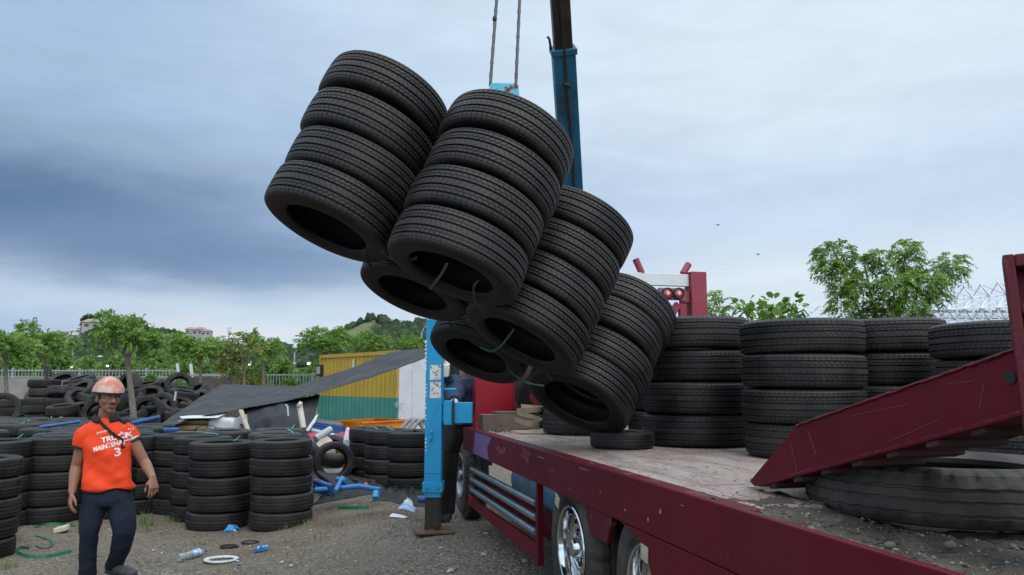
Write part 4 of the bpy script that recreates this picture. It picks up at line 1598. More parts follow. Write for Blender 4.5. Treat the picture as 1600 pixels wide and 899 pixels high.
whd = mat('white_door_paint', (.52, .53, .56), rough=.5, var=.08, dirt=(.42, .42, .43), dscale=1.5)
m = MB(); m.frame(ca - du * .02 + dn * 1.24 + UP * (CH / 2), du, dn, UP, .05, 2.36, CH - .02)
for o in (.55, 1.22, 1.85):
    m.frame(ca - du * .05 + dn * o + UP * (CH / 2), du, dn, UP, .02, .03, CH - .2)
dr = m.build('door_end', whd, cont)
m = MB(); p = at_y(622, 632, 24.4)
m.frame(Vector((p.x, p.y, p.z)) - du * .05, dn, du, UP, .35, .03, .03); m.frame(Vector((p.x, p.y, p.z)) - du * .06 - dn * .1, dn, du, UP, .04, .04, .18)
m.build('latch', galv, dr)
m = MB(); q = ca + du * (L_ - .12) - dn * .02; zq = at_y(502, 579, 29).z
m.frame(q + UP * zq, du, dn, UP, .42, .12, .40)
bx_ = m.build('wall_box', dark, cont)
m = MB(); m.frame(q - dn * .065 + UP * zq, du, dn, UP, .30, .01, .28); m.build('box_face', mat('box_face', (.35, .34, .32), rough=.6), bx_)
m = MB(); p = at_y(554, 570, 26.9); o = (Vector((p.x, p.y, 0)) - ca).dot(du)
m.frame(ca + du * o + dn * .02 + UP * p.z, du, dn, UP, .13, .015, .36); m.build('notice', white_paint, cont)

# ------------------------------------------------------------------ shade net and tarpaulins
net_m = mat('shade_net', (.046, .045, .049), rough=.85, spec=.25, var=.35, vscale=3, bump=.5, bscale=90, stretch=(1, 3, 1), dirt=(.080, .077, .078), dscale=1.5, dthr=(.45, .7))


def sheet(name, top, bot_, mt, nu=50, nv=14, amp=.03, seed=0, th=.004, sag=.0):
    """sheet between two polylines of world points"""
    def res(pl):
        d = [0]
        for a, b2 in zip(pl, pl[1:]): d.append(d[-1] + (b2 - a).length)
        o = []
        for k in range(nu + 1):
            t = d[-1] * k / nu
            for i in range(len(pl) - 1):
                if t <= d[i + 1] + 1e-9:
                    o.append(pl[i].lerp(pl[i + 1], (t - d[i]) / max(1e-9, d[i + 1] - d[i]))); break
        return o
    A, B = res(top), res(bot_)
    vs = []
    for j in range(nv + 1):
        f = j / nv
        for k in range(nu + 1):
            p = A[k].lerp(B[k], f)
            e = math.sin(PI * f) * math.sin(PI * k / nu)
            p = p + Vector((0, -1, .5)) * (amp * (noise.noise((p.x * 1.6 + seed, p.z * 2.2, p.y)) + .5 * noise.noise((p.x * 5 + seed, p.z * 6, 3)) + .22 * noise.noise((p.x * 9 - p.z * 12, p.z * 4 + seed, p.y * 2)))) * (.25 + e) - UP * sag * e
            vs.append(p)
    n = nu + 1
    m = MB(); m.add(vs, [(j * n + k, j * n + k + 1, (j + 1) * n + k + 1, (j + 1) * n + k) for j in range(nv) for k in range(nu)])
    o = m.build(name, mt, smooth=70)
    sm = o.modifiers.new('thickness', 'SOLIDIFY'); sm.thickness = th
    return o


A_ = lambda l: [at_y(px, py, Y) for px, py, Y in l]
tag(sheet('shade_net', A_([(238, 671, 12.4), (285, 640, 14), (344, 600.5, 16.2), (400, 602, 16.4), (462, 604, 16.2), (505, 589, 15.8), (560, 571, 15.2), (612, 549, 14.6), (672, 543, 14)]),
          A_([(240, 673, 12.35), (285, 660, 12.4), (325, 648, 12.5), (380, 638, 12.6), (440, 628, 12.7), (500, 614, 12.7), (580, 590, 12.8), (625, 574, 12.8), (672, 557, 12.8)]), net_m, 90, 26, .11, 3), 'large dark grey shade net slung from the ground up to the crane leg', 'shade net')
blk = mat('black_tarp', (.011, .011, .012), rough=.6, spec=.4, var=.4, vscale=4, bump=.6, bscale=14)
tag(sheet('black_tarp', A_([(372, 640, 12.75), (420, 632, 12.8), (470, 621, 12.85), (500, 616, 12.9)]), A_([(378, 680, 12.0), (420, 690, 11.9), (460, 692, 11.8), (482, 690, 11.8)]), blk, 40, 16, .16, 8), 'black tarp curtain hanging below the shade net edge', 'tarp')
m = MB()
# heap of crumpled tarp on the ground
def crumple(name, px0, px1, py_top, py_bot, lab, seed, mt, hgt=.22):
    a0, a1 = on_g(px0, py_bot), on_g(px1, py_bot)
    b1 = on_g((px0 + px1) / 2, py_top + 12)
    dep = max(.5, b1.y - a0.y)
    vs = []; N, M = 46, 22
    for j in range(M + 1):
        for k in range(N + 1):
            u, v = k / N, j / M
            wob = .08 * noise.noise((u * 5, v * 5, seed))
            x = a0.x + (a1.x - a0.x) * (u + wob * .5); y = a0.y + dep * (v + wob)
            e = (math.sin(PI * u) ** .6) * (math.sin(PI * min(1, v * 1.0)) ** .6) if 0 < u < 1 and 0 < v < 1 else 0
            rid = abs(noise.noise((u * 4 + v * 2, v * 3 - u * 1.5, seed + 2))) + .25 * abs(noise.noise((u * 9, v * 6, seed)))
            vs.append((x, y, G(x, y) + .006 + e * hgt * (.35 + 1.3 * rid)))
    m = MB(); n = N + 1
    m.add(vs, [(j * n + k, j * n + k + 1, (j + 1) * n + k + 1, (j + 1) * n + k) for j in range(M) for k in range(N)])
    return tag(m.build(name, mt, smooth=60), lab, 'tarp', 'black tarps crumpled on the gravel')


crumple('crumpled_tarp', 488, 585, 762, 790, 'crumpled black tarp on the gravel right of the front pair', 1, blk, .15)
crumple('crumpled_tarp', 580, 668, 750, 785, 'crumpled black tarp lying before the middle tyre cluster', 5, blk, .12)
crumple('crumpled_tarp', 690, 722, 772, 786, 'small black tarp scrap right of the crane leg', 9, blk, .08)

# ------------------------------------------------------------------ sacks, sticks, boards, crate, pipes
sack_y = mat('tan_sack', (.40, .285, .13), rough=.85, var=.25, vscale=5, bump=.4, bscale=20, dirt=(.22, .15, .08), dscale=4)
sack_w = mat('white_sack', (.54, .55, .57), rough=.6, var=.08, vscale=4, bump=.3, bscale=9)


def sack(pa, pb, Y, mt, nm, lab, dep=.4, seed=0, grp=None):
    a, b2 = at_y(*pa, Y), at_y(*pb, Y)
    c = (a + b2) / 2 + Vector((0, dep / 2, 0))
    r = (abs(b2.x - a.x) / 2, dep / 2, abs(a.z - b2.z) / 2)
    m = MB(); vs, fs = [], []
    m.ball((0, 0, 0), 1, 28, 18)
    sv = []
    for v in m.v:
        q = Vector([math.copysign(abs(t) ** .55, t) for t in v])
        q = Vector((q.x * r[0], q.y * r[1], q.z * r[2]))
        q *= 1 + .12 * noise.noise(q * 6 + Vector((seed, 0, 0))) + .06 * noise.noise(q * 18)
        sv.append(tuple(c + q))
    m.v = sv
    return tag(m.build(nm, mt, smooth=70), lab, 'sack', grp)


sack((274, 656), (324, 664), 12.55, sack_y, 'sack', 'tan sack, upper of two under the shade net', seed=1, grp='sacks under the shade net')
sack((270, 664), (325, 674), 12.5, sack_y, 'sack', 'tan sack, lower of two under the shade net', seed=4, grp='sacks under the shade net')
sack((322, 652), (370, 675), 12.5, sack_w, 'sack', 'bulky white sack under the shade net', seed=7, grp='sacks under the shade net')
m = MB(); m.prism(A_([(280, 651, 12.45), (330, 649, 12.6), (352, 646.5, 12.6), (340, 653, 12.4), (284, 654, 12.4)]), Vector((0, .35, .0)))
tag(m.build('white_sheet', sack_w, smooth=30), 'folded white plastic sheet on top of the tan sacks', 'plastic sheet')
m = MB(); m.prism(A_([(366, 655, 12.3), (380, 648, 12.3), (383, 668, 12.3), (365, 674, 12.3)]), Vector((.02, .12, 0)))
tag(m.build('grey_panel', mat('grey_board', (.40, .39, .40), rough=.7), bevel=.005), 'light grey board leaning between white sack and stick', 'board')
pale_wood = mat('pale_wood', (.42, .33, .27), rough=.8, var=.2, vscale=8)
m = MB(); m.beam(at_y(376, 641, 12.2), at_y(389, 677, 12.0), .07, .03)
tag(m.build('stick', pale_wood, bevel=.003), 'pale wooden stick propping the shade net by the white sack', 'stick')
m = MB(); m.beam(at_y(468, 633, 12.0), at_y(474, 669, 11.9), .075, .05)
m.tube([at_y(470, 634, 11.95), at_y(466, 631, 11.95)], .05, 8)
tag(m.build('stake', mat('whitish_wood', (.55, .47, .42), rough=.7, var=.2), bevel=.003), 'whitish wooden stake standing before the black curtain', 'stake')
m = MB(); m.prism(A_([(478, 672, 11.7), (493, 650, 11.9), (496, 648, 11.9), (490, 662, 11.7), (482, 674, 11.65)]), Vector((.01, .03, .01)))
tag(m.build('torn_board', sack_w), 'torn white board leaning beside the black curtain', 'board')
m = MB(); m.tube([at_y(449, 634, 12.1), at_y(450.5, 650, 12.1)], .014, 8); m.tube([at_y(449, 634, 12.1), at_y(446, 633, 12.1)], .012, 8)
tag(m.build('hanging_strip', sack_w), 'thin white strip hanging on the black curtain', 'strip')
wire_hoop = MB(); hc = at_y(322, 674, 12.1)
wire_hoop.tube([hc + Vector((math.cos(a * PI / 10) * .16, .05 * math.sin(a * .6), abs(math.sin(a * PI / 10)) * .09)) for a in range(11)], .008, 6)
tag(wire_hoop.build('wire_hoop', dark), 'thin dark wire hoop standing before the white sack', 'wire')
# blue pipes and rack
pipe_b = mat('pipe_blue', (.012, .075, .26), rough=.4, var=.2, vscale=6, dirt=(.03, .05, .10), dscale=5)
pvc = mat('pale_pipe', (.40, .45, .50), rough=.4, var=.1)


def pipe(pts, r, mt, lab, grp=None, nm='pipe', seg=10):
    m = MB(); m.tube(pts, r, seg)
    return tag(m.build(nm, mt, smooth=50), lab, 'pipe', grp)


pipe(A_([(205, 662, 11.8), (250, 652, 11.9)]), .035, pipe_b, 'blue pipe lying over the tyre rows right of the man')
pipe(A_([(62, 668, 11.2), (125, 659, 11.4)]), .025, pipe_b, 'blue pipe lying over the tyre rows left of the man')
m = MB(); m.box(at_y(250, 672, 11.3), (.5, .25, .05), .2)
tag(m.build('blue_sheet', pipe_b, bevel=.01), 'flat blue plastic piece lying before the tan sacks', 'plastic piece')
for i, dy in enumerate((0, 5, 9.5, 14)):
    pipe(A_([(488 - i * 4, 664 + dy, 12.9 - i * .15), (563 - i * 3, 675 + dy, 13.5 - i * .15)]), .045, pipe_b, '%s blue pipe of the rack under the teal container side' % ['topmost', 'second', 'third', 'lowest'][i], 'blue pipes racked by the container')
pipe(A_([(492, 658, 13.2), (563, 669, 13.7)]), .055, pvc, 'pale blue pipe lying on top of the blue pipes')
pipe(A_([(484, 672, 12.2), (527, 682, 12.3)]), .035, pvc, 'pale pipe lying across the front of the blue pipe rack')
grey_p = mat('grey_plastic', (.36, .36, .37), rough=.6, var=.15)
pipe(A_([(493, 686, 10.8), (517, 671, 11.0)]), .05, grey_p, 'short grey tube tilted on the scrap heap', nm='tube')
m = MB(); m.prism(A_([(494, 694, 10.7), (505, 681, 10.9), (516, 691, 10.8), (506, 706, 10.6)]), Vector((.02, .05, .02)))
tag(m.build('carton_flap', mat('cardboard', (.40, .34, .28), rough=.85, var=.15), bevel=.002), 'beige carton flap on the scrap heap under the grey tube', 'carton')
m = MB(); m.prism(A_([(537, 684, 11.2), (541, 668, 11.3), (547, 674, 11.2), (549, 690, 11.1), (539, 697, 11.1)]), Vector((.02, .06, 0)))
tag(m.build('pink_board', mat('pink_board', (.58, .42, .45), rough=.7), bevel=.002), 'pale pink board scrap left of the middle tyre cluster', 'board')
m = MB(); m.frame(at_y(543, 694, 11.0), Vector((1, 0, 0)), Vector((0, 1, 0)), UP, .10, .12, .14)
tag(m.build('white_cup', sack_w, bevel=.01), 'crumpled white tub beside the pink board scrap', 'tub')
m = MB(); m.prism(A_([(480, 681, 11.9), (492, 678, 12), (520, 684, 12), (505, 688, 11.8), (485, 686, 11.8)]), Vector((0, .02, .03)))
tag(m.build('red_tray', mat('red_plastic', (.42, .03, .06), rough=.5), bevel=.003), 'flat red plastic tray before the blue pipe rack', 'tray')
m = MB(); m.prism(A_([(520, 682, 11.5), (535, 678, 11.6), (545, 690, 11.5), (530, 702, 11.3)]), Vector((.0, .06, .03)))
tag(m.build('maroon_scrap', mat('maroon_scrap', (.20, .05, .07), rough=.7, var=.3), bevel=.004), 'maroon sheet scrap on the heap by the pink board', 'scrap')
m = MB()
for (px, py, w_, h_, mt_i) in ((512, 722, .30, .02, 0), (530, 716, .35, .02, 0), (520, 735, .30, .05, 0)):
    p = at_y(px, py, 12.0); m.box((p.x, p.y, p.z), (w_, .3, h_), .3)
tag(m.build('white_boards', sack_w, bevel=.002), 'white board scraps seen through the standing tyre', 'board')
m = MB(); p = at_y(521, 713, 12.3); m.box((p.x, p.y, p.z), (.22, .2, .08), .2)
tag(m.build('green_crate', mat('green_plastic', (.02, .11, .04), rough=.5, var=.2), bevel=.02), 'green plastic box seen through the standing tyre', 'box')
m = MB(); p = at_y(545, 722, 11.2); m.box((p.x, p.y, p.z), (.3, .2, .10), .5)
tag(m.build('orange_scrap', mat('orange_plastic', (.55, .16, .02), rough=.5), bevel=.01), 'orange plastic scrap behind the left of the middle cluster', 'scrap')
# orange tray
orng = mat('orange_paint', (.92, .27, .006), rough=.45, var=.08, vscale=3, dirt=(.75, .22, .01), dscale=4)
oa, ob_ = at_y(563, 660, 13.2), at_y(642, 656, 14.2)
oz0, oz1 = at_y(563, 674, 13.2).z, oa.z
od = Vector((ob_.x - oa.x, ob_.y - oa.y, 0)); oL = od.length; od.normalize(); on_ = Vector((-od.y, od.x, 0))
base = Vector((oa.x, oa.y, 0))
m = MB()
for (f0, f1, g0, g1) in ((0, oL, 0, .03), (0, oL, .9, .93), (0, .03, .0305, .8995), (oL - .03, oL, .0305, .8995)):
    m.frame(base + od * ((f0 + f1) / 2) + on_ * ((g0 + g1) / 2) + UP * ((oz0 + oz1) / 2), od, on_, UP, f1 - f0, g1 - g0, oz1 - oz0)
m.frame(base + od * (oL / 2) + on_ * .465 + UP * (oz0 + .02), od, on_, UP, oL - .07, .86, .03)
m.frame(base + od * (oL / 2) - on_ * .02 + UP * (oz1 - .012), od, on_, UP, oL, .06, .024)
m.frame(base + od * (oL / 2) + on_ * .45 + UP * (oz0 / 2 - .002), od, on_, UP, oL * .8, .6, oz0)
tag(m.build('orange_trough', orng, bevel=.006), 'bright orange metal trough in front of the teal container', 'trough')
hose_m = mat('grey_hose', (.27, .27, .28), rough=.6, var=.15)
for i, px in enumerate((630, 639, 648)):
    c = at_y(px + 12, 672, 12.3)
    pipe([c + Vector((-.16 + .34 * (k / 12), .1 * k / 12, .17 * math.sin(PI * min(1, k / 12 * .95)) + .0)) for k in range(13)], .03, hose_m, '%s grey hose arch beside the blue crane leg' % ['left', 'middle', 'right'][i], 'grey hoses arching over the middle cluster', nm='hose')
# blue pipe frame on the ground by the tarp
fr = MB()
g1, g2 = at_y(527, 752, 8.9), at_y(595, 766, 8.9)
fr.tube([at_y(492, 766, 9.0), at_y(562, 760, 9.1), g2], .03, 10); fr.tube([at_y(524, 768, 8.9), at_y(535, 747, 9.2)], .028, 10); fr.tube([at_y(527, 749, 9.2), at_y(541, 752, 9.1)], .03, 10)
tag(fr.build('blue_tubing', mat('bright_blue', (.02, .16, .42), rough=.4, var=.2), smooth=50), 'blue pipe frame lying on the black tarp', 'tubing')
m = MB(); c = at_y(588, 769, 8.8)
m.tube([c, c + Vector((.0, -.05, -.06))], .04, 10)
tag(m.build('pipe_stub', mat('cyan_pipe', (.03, .28, .45), rough=.4), smooth=50), 'short light blue pipe stub below the blue pipe frame', 'pipe')
for i in range(3):
    pipe(A_([(492, 752 + i * 7, 9.2), (520, 762 + i * 5, 9.0)]), .035, pipe_b, '%s of three dark blue tubes beside the front pair' % ['upper', 'middle', 'lower'][i], 'dark blue tubes beside the front pair', nm='tube')
pipe(A_([(653, 780, 7.9), (668, 781, 7.9)]), .035, pipe_b, 'short blue pipe end beside the crane leg on the gravel')
m = MB(); m.prism(A_([(495, 738, 9.4), (540, 747, 9.2), (562, 764, 9.1), (520, 757, 9.1)]), Vector((0, .02, .015)))
tag(m.build('dark_sheet', blk), 'dark sheet lying under the standing tyre', 'sheet')
m = MB(); m.ball(at_y(571.5, 757.5, 9.3), .03, 10, 8)
tag(m.build('brick_lump', mat('brick_lump', (.38, .14, .09), rough=.8), smooth=60), 'small reddish lump by the middle tyre cluster', 'lump')
# dark frame leaning on top of the heap
m = MB()
a, b2, c, d = A_([(70, 575, 18.2), (78, 575, 18.2), (83, 592, 18), (74, 592, 18)])
for p, q in ((a, b2), (b2, c), (c, d), (d, a), ((a + d) / 2, (b2 + c) / 2), ((a * 3 + d) / 4, (b2 * 3 + c) / 4), ((a + d * 3) / 4, (b2 + c * 3) / 4)):
    m.beam(p, q, .04, .04)
tag(m.build('dark_rack', dark), 'small dark rack frame standing on the tall neat column', 'rack')
m = MB(); m.beam(at_y(275, 612, 15.6), at_y(273, 626, 15.6), .05, .02); tag(m.build('white_lath', sack_w), 'short white lath stuck in the tyre heap', 'lath')
# ------------------------------------------------------------------ vegetation
LM = leaf_mat('leaves', (.060, .130, .022), (.140, .255, .036), (.25, .36, .06))
LM_HAZE = leaf_mat('hazed_leaves', (.042, .076, .040), (.072, .118, .054), (.115, .165, .068))  # greyed leaf tones carry the distance haze in their colour
LM_YEL = leaf_mat('yellow_leaves', (.075, .10, .018), (.15, .17, .025), (.25, .23, .04))
bark = mat('bark', (.20, .165, .135), rough=.9, var=.35, vscale=12, bump=.6, bscale=30, dirt=(.10, .08, .065), dscale=6)


def leaf_mesh(name, quads, tint, mt):
    """quads (n,4,3) with one tint per quad"""
    n = len(quads)
    me = np_mesh(name, quads.reshape(-1, 3), np.arange(n * 4).reshape(n, 4), mt)
    at = me.attributes.new('tint', 'FLOAT', 'POINT')
    at.data.foreach_set('value', np.repeat(np.clip(tint, 0, 1), 4).astype(np.float32))
    return me


def unit(v):
    return v / (np.linalg.norm(v, axis=-1, keepdims=True) + 1e-9)


def fronds(clumps, n, flen, pairs, leaf, seed, droop=.6, base_tint=.45, wid=.38, up=.35):
    """feathery compound leaves spread through ellipsoidal clumps -> quads, tint"""
    rg = np.random.default_rng(seed)
    vol = np.array([c[1][0] * c[1][1] * c[1][2] for c in clumps]) ** .75
    ci = rg.choice(len(clumps), n, p=vol / vol.sum())
    C_ = np.array([c[0] for c in clumps])[ci]; R_ = np.array([c[1] for c in clumps])[ci]
    d = unit(rg.normal(0, 1, (n, 3)) + np.array([0, 0, .25]))
    rr = rg.uniform(.25, 1.0, n) ** .6
    st = C_ + d * R_ * rr[:, None]
    ax_ = unit(d * np.array([1, 1, .45]) + rg.normal(0, .35, (n, 3)) + np.array([0, 0, up]))
    ct = rg.normal(0, .10, len(clumps))
    ft = base_tint + ct[ci] + rg.normal(0, .14, n) + .18 * d[:, 2] * rr
    Q, Tn = [], []
    side0 = unit(np.cross(ax_, np.array([0, 0, 1.0])) + rg.normal(0, .15, (n, 3)))
    L_ = flen * rg.uniform(.6, 1.2, n)
    for k in range(pairs):
        t = (k + .6) / pairs
        p = st + ax_ * (L_ * t)[:, None] + np.array([0, 0, -1.0]) * (droop * L_ * t * t)[:, None]
        dirn = unit(ax_ - np.array([0, 0, 1.0]) * (2 * droop * t))
        for sgn in (-1, 1):
            out_ = unit(side0 * sgn + dirn * .55 + np.array([0, 0, -.35]) + rg.normal(0, .18, (n, 3)))
            ll = leaf * rg.uniform(.7, 1.25, n) * (1 - .35 * abs(t - .5))
            nn = unit(np.cross(out_, dirn) + rg.normal(0, .25, (n, 3)))
            wv = unit(np.cross(out_, nn)) * (ll * wid * .5)[:, None]
            q = np.stack([p, p + out_ * (ll * .5)[:, None] + wv, p + out_ * ll[:, None] - np.array([0, 0, .1]) * ll[:, None], p + out_ * (ll * .5)[:, None] - wv], 1)
            Q.append(q); Tn.append(ft + rg.normal(0, .05, n))
    return np.concatenate(Q), np.concatenate(Tn)


def limb_tree(name, base, trunk_pts, r0, clumps, crown, label, group=None, limbs=True, cat='tree'):
    """crown: ready mesh (world coords relative to base) ; trunk_pts relative to base"""
    t = empty(name, base, label, cat, group)
    m = MB()
    B = Vector(base)
    pts = [B + Vector(p) for p in trunk_pts]
    n = len(pts)
    m.tube(pts, [r0 * (1 - .5 * i / (n - 1)) for i in range(n)], 10)
    tr = m.build('trunk', bark, t, smooth=60)
    if limbs:
        m = MB()
        for c, r in clumps:
            e = B + Vector(c)
            mid = pts[-1].lerp(e, .5) + Vector((0, 0, -.06 * (e - pts[-1]).length))
            m.tube([pts[-1] - Vector((0, 0, .05)), mid, e + Vector((0, 0, r[2] * .3))], [r0 * .45, r0 * .3, r0 * .12], 6)
        m.build('limbs', bark, tr, smooth=60)
    o = obj('crown', crown, t)
    return t


# big feathery tree behind the loaded stacks
TY = 15.5
def rel(px, py, Y, base): return at_y(px, py, Y) - base
bb = Vector((at_y(1385, 500, TY).x, TY, 0.0))
k_ = TY / 1200
def clump(px, py, rx, rz, dy=0, base=None, Y=None, ry=None):
    Y = Y or TY
    p = at_y(px, py, Y + dy) - (base if base is not None else bb)
    s = (Y + dy) / 1200
    return (tuple(p), (rx * s, (ry or rx) * s, rz * s))


big = [clump(1303, 398, 34, 26), clump(1296, 420, 26, 22, -.2), clump(1318, 440, 26, 34, .1), clump(1318, 480, 24, 26, -.1), clump(1350, 415, 26, 22, .3), clump(1372, 404, 24, 18), clump(1345, 455, 26, 32, -.2),
       clump(1416, 392, 26, 20, .2), clump(1424, 410, 20, 22, .3), clump(1400, 430, 24, 26, .2), clump(1398, 445, 36, 18, -.5), clump(1442, 440, 36, 20, -.4), clump(1460, 462, 24, 18, -.3), clump(1425, 470, 34, 18, -.4), clump(1385, 480, 26, 18, -.2),
       clump(1483, 410, 28, 18, .1), clump(1488, 425, 20, 16, .1), clump(1470, 432, 18, 14, .2), clump(1365, 490, 40, 12, .2), clump(1440, 495, 16, 16, -.2), clump(1350, 520, 40, 26, .2), clump(1420, 525, 34, 24, .1)]
big = [(c, (r[0] * .86, r[1] * .86, r[2] * .80)) for c, r in big]
q, tn = fronds(big, 2050, .20, 7, .080, 1, droop=.75, base_tint=.58, wid=.36, up=.35)
t = limb_tree('leafy_tree', bb, [(-.1, 0, 0), (-.05, 0, 1.0), (0, 0, 1.9)], .13, [big[i] for i in (0, 3, 4, 7, 10, 11, 15, 18)], leaf_mesh('crown', q, tn, LM), 'large feathery green tree rising behind the tyre stacks on the truck')

# bush with broad leaves and a small sapling
def broad(clumps, n, size, seed, base_tint=.45, mt=LM, nm='crown'):
    rg = np.random.default_rng(seed)
    vol = np.array([c[1][0] * c[1][2] for c in clumps]); ci = rg.choice(len(clumps), n, p=vol / vol.sum())
    C_ = np.array([c[0] for c in clumps])[ci]; R_ = np.array([c[1] for c in clumps])[ci]
    d = unit(rg.normal(0, 1, (n, 3)))
    p = C_ + d * R_ * (rg.uniform(0, 1, n) ** .4)[:, None]
    out_ = unit(d * np.array([1, 1, .3]) + rg.normal(0, .5, (n, 3)) + np.array([0, 0, .25]))
    ll = size * rg.uniform(.6, 1.25, n)
    nn = unit(np.array([0, 0, 1.0]) + rg.normal(0, .45, (n, 3)))
    wv = unit(np.cross(out_, nn)) * (ll * .30)[:, None]
    dn_ = np.array([0, 0, -1.0])
    a = np.stack([p, p + out_ * (ll * .35)[:, None] + wv, p + out_ * (ll * .8)[:, None] + wv * .75 + dn_ * (ll * .1)[:, None], p + out_ * ll[:, None] + dn_ * (ll * .25)[:, None]], 1)
    b_ = np.stack([p, p + out_ * ll[:, None] + dn_ * (ll * .25)[:, None], p + out_ * (ll * .8)[:, None] - wv * .75 + dn_ * (ll * .1)[:, None], p + out_ * (ll * .35)[:, None] - wv], 1)
    tt_ = base_tint + rg.normal(0, .17, n) + .15 * d[:, 2]
    return np.concatenate([a, b_]), np.concatenate([tt_, tt_ + .06])


BY = 12.5
b2 = Vector((at_y(1205, 500, BY).x, BY, 0))
bc_ = [clump(1160, 478, 22, 14, 0, b2, BY), clump(1185, 488, 30, 14, 0, b2, BY), clump(1208, 478, 24, 14, .1, b2, BY), clump(1240, 476, 22, 14, 0, b2, BY), clump(1222, 492, 34, 14, 0, b2, BY), clump(1200, 515, 50, 26, 0, b2, BY)]
q, tn = broad(bc_, 330, .17, 4, .50)
limb_tree('broadleaf_bush', b2, [(0, 0, 0), (.02, 0, .8), (0, 0, 1.6)], .05, bc_[:5], leaf_mesh('crown', q, tn, LM), 'bush with broad bright green leaves between headboard and big tree', cat='bush')
b3 = Vector((at_y(1112, 500, BY).x, BY + .6, 0))
bs_ = [clump(1108, 470, 14, 10, 0, b3, BY + .6), clump(1122, 482, 16, 10, 0, b3, BY + .6), clump(1112, 492, 20, 12, 0, b3, BY + .6), clump(1110, 520, 20, 20, 0, b3, BY + .6)]
q, tn = fronds(bs_, 150, .28, 6, .085, 6, droop=.4, base_tint=.62)
limb_tree('sapling', b3, [(0, 0, 0), (0, 0, 1.2), (.03, 0, 2.2)], .03, bs_[:3], leaf_mesh('crown', q, tn, LM), 'thin light green sapling right of the red headboard post', cat='sapling')
b4 = Vector((at_y(1598, 690, 6.6).x + .15, 6.6, G(3.6, 6.6)))
bw_ = [((-.05, 0, 1.02), (.10, .1, .16)), ((.1, .05, .8), (.2, .15, .25))]
q, tn = fronds(bw_, 60, .2, 6, .06, 7, droop=.4, base_tint=.75)
limb_tree('weed', b4, [(0, 0, 0), (0, 0, .5), (.03, 0, .9)], .012, bw_, leaf_mesh('crown', q, tn, LM), 'bright green weed at the right frame edge beyond the deck', cat='weed')

# the row of trees on the left: three crowns, each tree its own trunk
def crown_var(seed, n=560, tint=.55):
    rr = random.Random(seed)
    cl = []
    for k in range(9):
        a = k * 2.4 + rr.uniform(-.3, .3); r = .25 + .55 * math.sqrt((k + .5) / 9)
        cl.append(((math.cos(a) * r, math.sin(a) * r, .15 * math.cos(r * 2) + rr.uniform(-.18, .22)), (rr.uniform(.24, .38), rr.uniform(.24, .38), rr.uniform(.18, .28))))
    q, tn = fronds(cl, n, .26, 6, .10, seed, droop=.40, base_tint=tint, wid=.42, up=.45)
    return leaf_mesh('crown', q, tn, LM), cl


CV = [crown_var(31), crown_var(32, 520, .60), crown_var(33, 580, .52)]


def row_tree(px, py_base, Y, cw, ch, pyc, v, label, lean=0, zb=0, sx=1):
    """cw, ch: crown width/height in px; pyc its centre"""
    c = at_y(px, pyc, Y)
    b = at_y(px + lean, py_base, Y); b.z = zb
    s = Y / 1200
    t = empty('street_tree', b, label, 'tree', 'trees in the row before the hills')
    m = MB()
    B, Cc = Vector(b), c
    pts = [B, B.lerp(Cc, .45) + Vector((.03, 0, 0)), B.lerp(Cc, .9)]
    r0 = .045 + .007 * (Cc - B).length
    m.tube(pts, [r0 * 1.15, r0, r0 * .7], 8)
    tr = m.build('trunk', bark, t, smooth=60)
    me, cl = CV[v]
    sc = Vector((cw * s / 2.1, cw * s / 2.1, ch * s / 1.25))
    m = MB()
    for cc, r in cl[:6]:
        e = Cc + Vector((cc[0] * sc.x, cc[1] * sc.y, cc[2] * sc.z))
        m.tube([pts[-1] - (pts[2] - pts[1]) * .12, pts[-1].lerp(e, .5), e], [r0 * .5, r0 * .35, r0 * .15], 5)
    m.build('limbs', bark, tr, smooth=60)
    o = obj('crown', me, t, Cc - Vector(b))
    o.scale = sc * 1.0
    o.rotation_euler[2] = px * .7
    return t


row_tree(8, 690, 24, 110, 80, 540, 0, 'street tree cut by the left frame edge')
row_tree(70, 690, 26, 92, 78, 532, 1, 'street tree left of the helmet, before the dark hill slope')
row_tree(196, 642, 15.2, 112, 92, 532, 2, 'nearest street tree with a slim bare leaning trunk behind the man', lean=22)
row_tree(312, 690, 27, 108, 66, 543, 0, 'round street tree above the brown wall section')
row_tree(410, 690, 29, 72, 62, 540, 1, 'dense street tree behind the young yellowish sapling')
row_tree(508, 690, 33, 92, 60, 539, 2, 'broad street tree left of the yellow container top')
row_tree(575, 690, 35, 76, 54, 540, 0, 'street tree behind the yellow container, second from right')
row_tree(642, 690, 34, 58, 44, 537, 1, 'street tree behind the container beside the crane leg')
# young sapling with bare branches
b5 = Vector((at_y(378, 640, 22).x, 22, 0))
bs5 = [clump(372, 540, 16, 18, 0, b5, 22), clump(358, 560, 16, 14, 0, b5, 22), clump(394, 552, 10, 12, 0, b5, 22), clump(366, 578, 18, 14, 0, b5, 22)]
q, tn = fronds(bs5, 170, .3, 6, .12, 9, droop=.5, base_tint=.5)
limb_tree('young_tree', b5, [(.05, 0, 0), (.03, 0, 1.6), (0, 0, 2.2)], .05, bs5, leaf_mesh('crown', q, tn, LM_YEL), 'young yellowish tree with bare forked stem above the brown wall', cat='tree')
